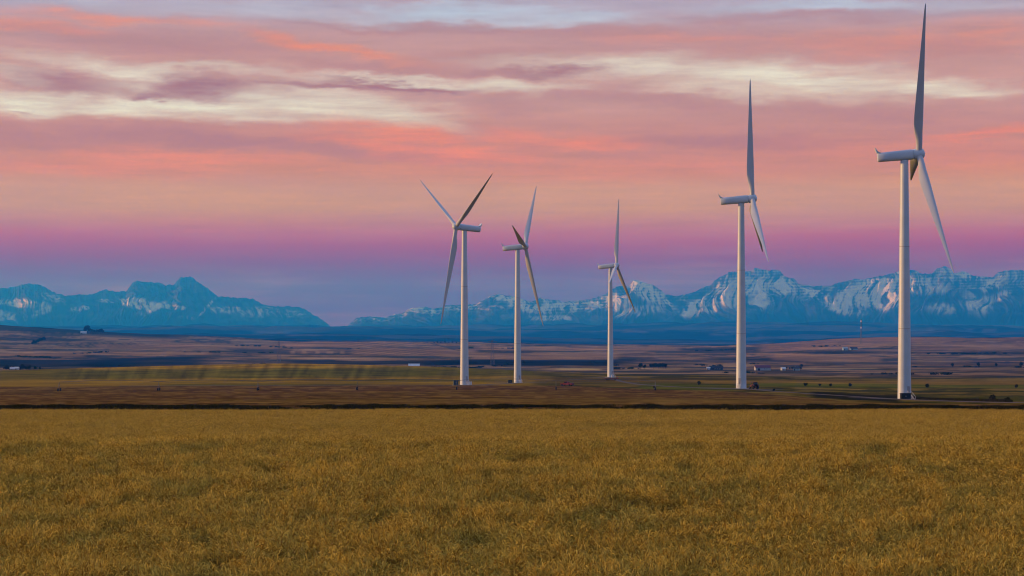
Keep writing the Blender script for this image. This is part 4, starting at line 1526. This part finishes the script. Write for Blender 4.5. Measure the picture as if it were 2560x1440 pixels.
def wheat_patch(seed, size=.56, n=96):
    rg = np.random.default_rng(seed)
    xy = rg.uniform(-size / 2, size / 2, (n, 2))
    h = rg.normal(.77, .07, n) + (rg.uniform(0, 1, n) < .14) * rg.uniform(.06, .17, n)
    az = rg.normal(0, .9, n)                                     # heads nod mostly one way
    lean = rg.uniform(.04, .26, n) * h
    dirv = np.stack([np.cos(az), np.sin(az), 0 * az], 1)
    V, Fc, MI, off = [], [], [], 0
    rot = rg.uniform(0, np.pi, n)
    side = np.stack([np.cos(rot), np.sin(rot), 0 * rot], 1)
    base = np.stack([xy[:, 0], xy[:, 1], 0 * h], 1)

    def curve(t):
        return base + dirv * (lean * t ** 2.2)[:, None] + np.array([0, 0, 1.0]) * (h * t)[:, None]
    st = np.stack([curve(np.full(n, t)) for t in (0.0, .45, .78, .97)], 1)
    off = strips(st, side, np.array([.0028, .0028, .0024, .0018]), 0, V, Fc, MI, off)
    # drooping ear
    top = curve(np.full(n, .96))
    L_ = rg.uniform(.085, .13, n)
    dr = rg.uniform(.1, 1.5, n)
    ear = [top]
    ang0 = np.arctan2(h, lean * 2.2)
    for s in (.25, .6, 1.0):
        a = ang0 - dr * s * 1.6
        ear.append(ear[-1] + (dirv * np.cos(a)[:, None] + np.array([0, 0, 1.0]) * np.sin(a)[:, None]) * (L_ * .38)[:, None])
    ear = np.stack(ear, 1)
    s2 = np.cross(dirv, [0, 0, 1.0])
    off = strips(ear, s2, np.array([.004, .010, .009, .002]), 1, V, Fc, MI, off)
    up = np.cross(s2, ear[:, 2] - ear[:, 0])
    up /= np.linalg.norm(up, axis=1)[:, None] + 1e-9
    off = strips(ear, up, np.array([.003, .009, .008, .002]), 1, V, Fc, MI, off)
    # awns
    tip = ear[:, -1]
    dd = ear[:, -1] - ear[:, -2]
    dd /= np.linalg.norm(dd, axis=1)[:, None]
    aw = np.stack([ear[:, 1], tip + dd * .07 + s2 * rg.normal(0, .03, (n, 1)) + np.array([0, 0, .02])], 1)
    off = strips(aw, s2, np.array([.0035, .0008]), 1, V, Fc, MI, off)
    # one dry leaf per stalk
    la = rg.uniform(0, 6.283, n)
    ld = np.stack([np.cos(la), np.sin(la), 0 * la], 1)
    p0 = curve(rg.uniform(.4, .8, n))
    ll = rg.uniform(.14, .30, n)[:, None]
    leaf = np.stack([p0, p0 + ld * ll * .4 + [0, 0, .09], p0 + ld * ll * .8 + [0, 0, .06], p0 + ld * ll - [0, 0, .05]], 1)
    ls = np.cross(ld, [0, 0, 1.0])
    off = strips(leaf, ls, np.array([.004, .006, .005, .001]), 2, V, Fc, MI, off)
    me = mesh_np('wheat_patch', np.concatenate(V), np.concatenate(Fc), [M['stem'], M['ear'], M['wleaf']], False, np.concatenate(MI))
    o = bpy.data.objects.new('wheat_patch_%02d' % seed, me)
    PATCHES.objects.link(o)


def tuft(seed):
    rg = np.random.default_rng(seed + 500)
    n = 90
    base = np.concatenate([rg.normal(0, .28, (n, 2)), np.zeros((n, 1))], 1)
    la = rg.uniform(0, 6.283, n)
    ld = np.stack([np.cos(la), np.sin(la), 0 * la], 1)
    h = rg.uniform(.25, .62, n)[:, None]
    sp = rg.uniform(.05, .3, n)[:, None]
    z = np.array([0, 0, 1.0])
    c = np.stack([base, base + z * h * .5 + ld * sp * .3, base + z * h * .9 + ld * sp * .7, base + z * h + ld * sp * 1.1], 1)
    V, Fc, MI = [], [], []
    strips(c, np.cross(ld, z), np.array([.018, .018, .013, .003]), 0, V, Fc, MI, 0)
    me = mesh_np('verge_tuft', np.concatenate(V), np.concatenate(Fc), [M['verge']], False)
    TUFTS.objects.link(bpy.data.objects.new('verge_tuft_%02d' % seed, me))


NP = 10
for k in range(NP):
    wheat_patch(k)
for k in range(4):
    tuft(k)


def scatter(name, coll, pts, rot, scl, idx):
    me = bpy.data.meshes.new(name)
    me.vertices.add(len(pts))
    me.vertices.foreach_set('co', np.asarray(pts, np.float32).ravel())
    for nm, val in (('rot', rot), ('scl', scl)):
        a = me.attributes.new(nm, 'FLOAT_VECTOR', 'POINT')
        a.data.foreach_set('vector', np.asarray(val, np.float32).ravel())
    a = me.attributes.new('idx', 'INT', 'POINT')
    a.data.foreach_set('value', np.asarray(idx, np.int32))
    o = obj(name, me)
    ng = bpy.data.node_groups.new('scatter_' + name, 'GeometryNodeTree')
    ng.interface.new_socket('Geometry', in_out='INPUT', socket_type='NodeSocketGeometry')
    ng.interface.new_socket('Geometry', in_out='OUTPUT', socket_type='NodeSocketGeometry')
    N, L = ng.nodes, ng.links
    gi, go = N.new('NodeGroupInput'), N.new('NodeGroupOutput')
    ci = N.new('GeometryNodeCollectionInfo')
    ci.inputs['Collection'].default_value = coll
    ci.inputs['Separate Children'].default_value = True
    ci.inputs['Reset Children'].default_value = True
    ip = N.new('GeometryNodeInstanceOnPoints')
    ip.inputs['Pick Instance'].default_value = True
    def na(nm, ty):
        n = N.new('GeometryNodeInputNamedAttribute')
        n.data_type = ty
        n.inputs['Name'].default_value = nm
        return n.outputs[0]
    er = N.new('FunctionNodeEulerToRotation')
    L.new(na('rot', 'FLOAT_VECTOR'), er.inputs[0])
    L.new(gi.outputs[0], ip.inputs['Points'])
    L.new(ci.outputs[0], ip.inputs['Instance'])
    L.new(na('idx', 'INT'), ip.inputs['Instance Index'])
    L.new(er.outputs[0], ip.inputs['Rotation'])
    L.new(na('scl', 'FLOAT_VECTOR'), ip.inputs['Scale'])
    L.new(ip.outputs[0], go.inputs[0])
    md = o.modifiers.new('scatter', 'NODES')
    md.node_group = ng
    return o


def field_points(y0, y1, step, half, margin, seed):
    rg = np.random.default_rng(seed)
    ys_ = np.arange(y0, y1, step)
    out = []
    for yv in ys_:
        w = half * max(yv, 0) + margin
        xs = np.arange(-w, w, step)
        out.append(np.stack([xs, np.full(len(xs), yv)], 1))
    p = np.concatenate(out)
    p += rg.uniform(-.5, .5, p.shape) * step * .95
    return p, rg


def sow(name, y0, y1, step, half, margin, seed, label, bulk, rough):
    p, rg = field_points(y0, y1, step, half, margin, seed)
    p = p[p[:, 1] < 192.8 - rg.uniform(0, .8, len(p)) - 3.2 * fbm(p[:, 0] / 3.0, p[:, 0] * 0 + 5, 3, 79)]
    x, y = p[:, 0], p[:, 1]
    n = len(p)
    z = ground_z(x, y) - .02
    # wind-laid swirls: lean heading and amount drift over a metre or two
    head = 6.283 * 1.2 * fbm(x / 2.6, y / 3.6, 3, 71) + rg.normal(0, .5, n)
    amt = sstep(.40, .72, fbm(x / .8, y / 1.6, 3, 73)) * .75 + rg.uniform(0, .16, n)
    hgt = .66 + .40 * fbm(x / .75, y / 1.3, 3, 75) + .24 * fbm(x / 2.6, y / 4.0, 2, 77) + rg.normal(0, .05, n)
    amt = amt * rough + .1
    hgt = (1.0 if rough > .5 else .95) + (hgt - .93) * rough
    rot = np.stack([amt * np.sin(head), amt * np.cos(head), rg.uniform(0, 6.283, n)], 1)
    scl = np.stack([np.full(n, bulk), np.full(n, bulk), hgt], 1)
    o = scatter(name, PATCHES, np.stack([x, y, z], 1), rot, scl, rg.integers(0, NP, n))
    return tag(o, label, 'wheat', kind='stuff')


sow('wheat', 24, 96, .40, .285, 3.0, 1, 'ripe golden wheat filling the foreground up to the brow', 1.05, .74)
sow('wheat', 96, 193, .54, .285, 3.0, 2, 'ripe golden wheat beyond the brow, up to the ditch', 1.15, .3)

# dark rank grass in the ditch and along the track
rg = np.random.default_rng(9)
n = 9000
yy = rg.uniform(200, 223, n)
xx = rg.uniform(-1, 1, n) * (.285 * yy + 6)
keep = fbm(xx / 4.0, yy / 3.0, 3, 91) > .42
xx, yy = xx[keep], yy[keep]
hh = .05 + .50 * fbm(xx / 2.5, yy / 4.0, 3, 93)
tag(scatter('ditch_grass', TUFTS, np.stack([xx, yy, ground_z(xx, yy) - .03], 1), np.stack([0 * xx, 0 * xx, rg.uniform(0, 6.28, len(xx))], 1),
            np.stack([1.1 + 0 * xx, 1.1 + 0 * xx, hh * 1.6], 1), rg.integers(0, 4, len(xx))), 'dark rank grass in the ditch behind the wheat', 'grass', kind='stuff')
n = 2600
u = rg.uniform(0, 1, n)
pxv = 2275 + 245 * u
dv = np.interp(pxv, [2275, 2300, 2420, 2520], [556, 536, 458, 395]) + rg.uniform(0, 26, n)
xx = (pxv - CX) / F * dv
tag(scatter('track_grass', TUFTS, np.stack([xx, dv, ground_z(xx, dv) - .03], 1), np.stack([0 * xx, 0 * xx, rg.uniform(0, 6.28, n)], 1),
            np.stack([1.3 + 0 * xx, 1.3 + 0 * xx, .5 + .8 * rg.uniform(0, 1, n)], 1), rg.integers(0, 4, n)), 'dark grass bank behind the access track', 'grass', kind='stuff')

# ------------------------------------------------------------------ haze
hm = bpy.data.materials.new('haze_air')
hm.use_nodes = True
hn = hm.node_tree
hn.nodes.clear()
pv = hn.nodes.new('ShaderNodeVolumePrincipled')
pv.inputs['Color'].default_value = HAZE_COLOR + (1,)
pv.inputs['Absorption Color'].default_value = (1, 1, 1, 1)      # the air scatters, it does not swallow light
pv.inputs['Density'].default_value = HAZE_DENSITY
pv.inputs['Anisotropy'].default_value = 0.3
ho = hn.nodes.new('ShaderNodeOutputMaterial')
hn.links.new(pv.outputs[0], ho.inputs['Volume'])
hb = MB().box((0, 19500, (HAZE_TOP - 310) / 2), (66000, 45000, HAZE_TOP + 310)).build('haze', hm)
tag(hb, 'thin blue haze filling the valley air', 'haze', kind='stuff')
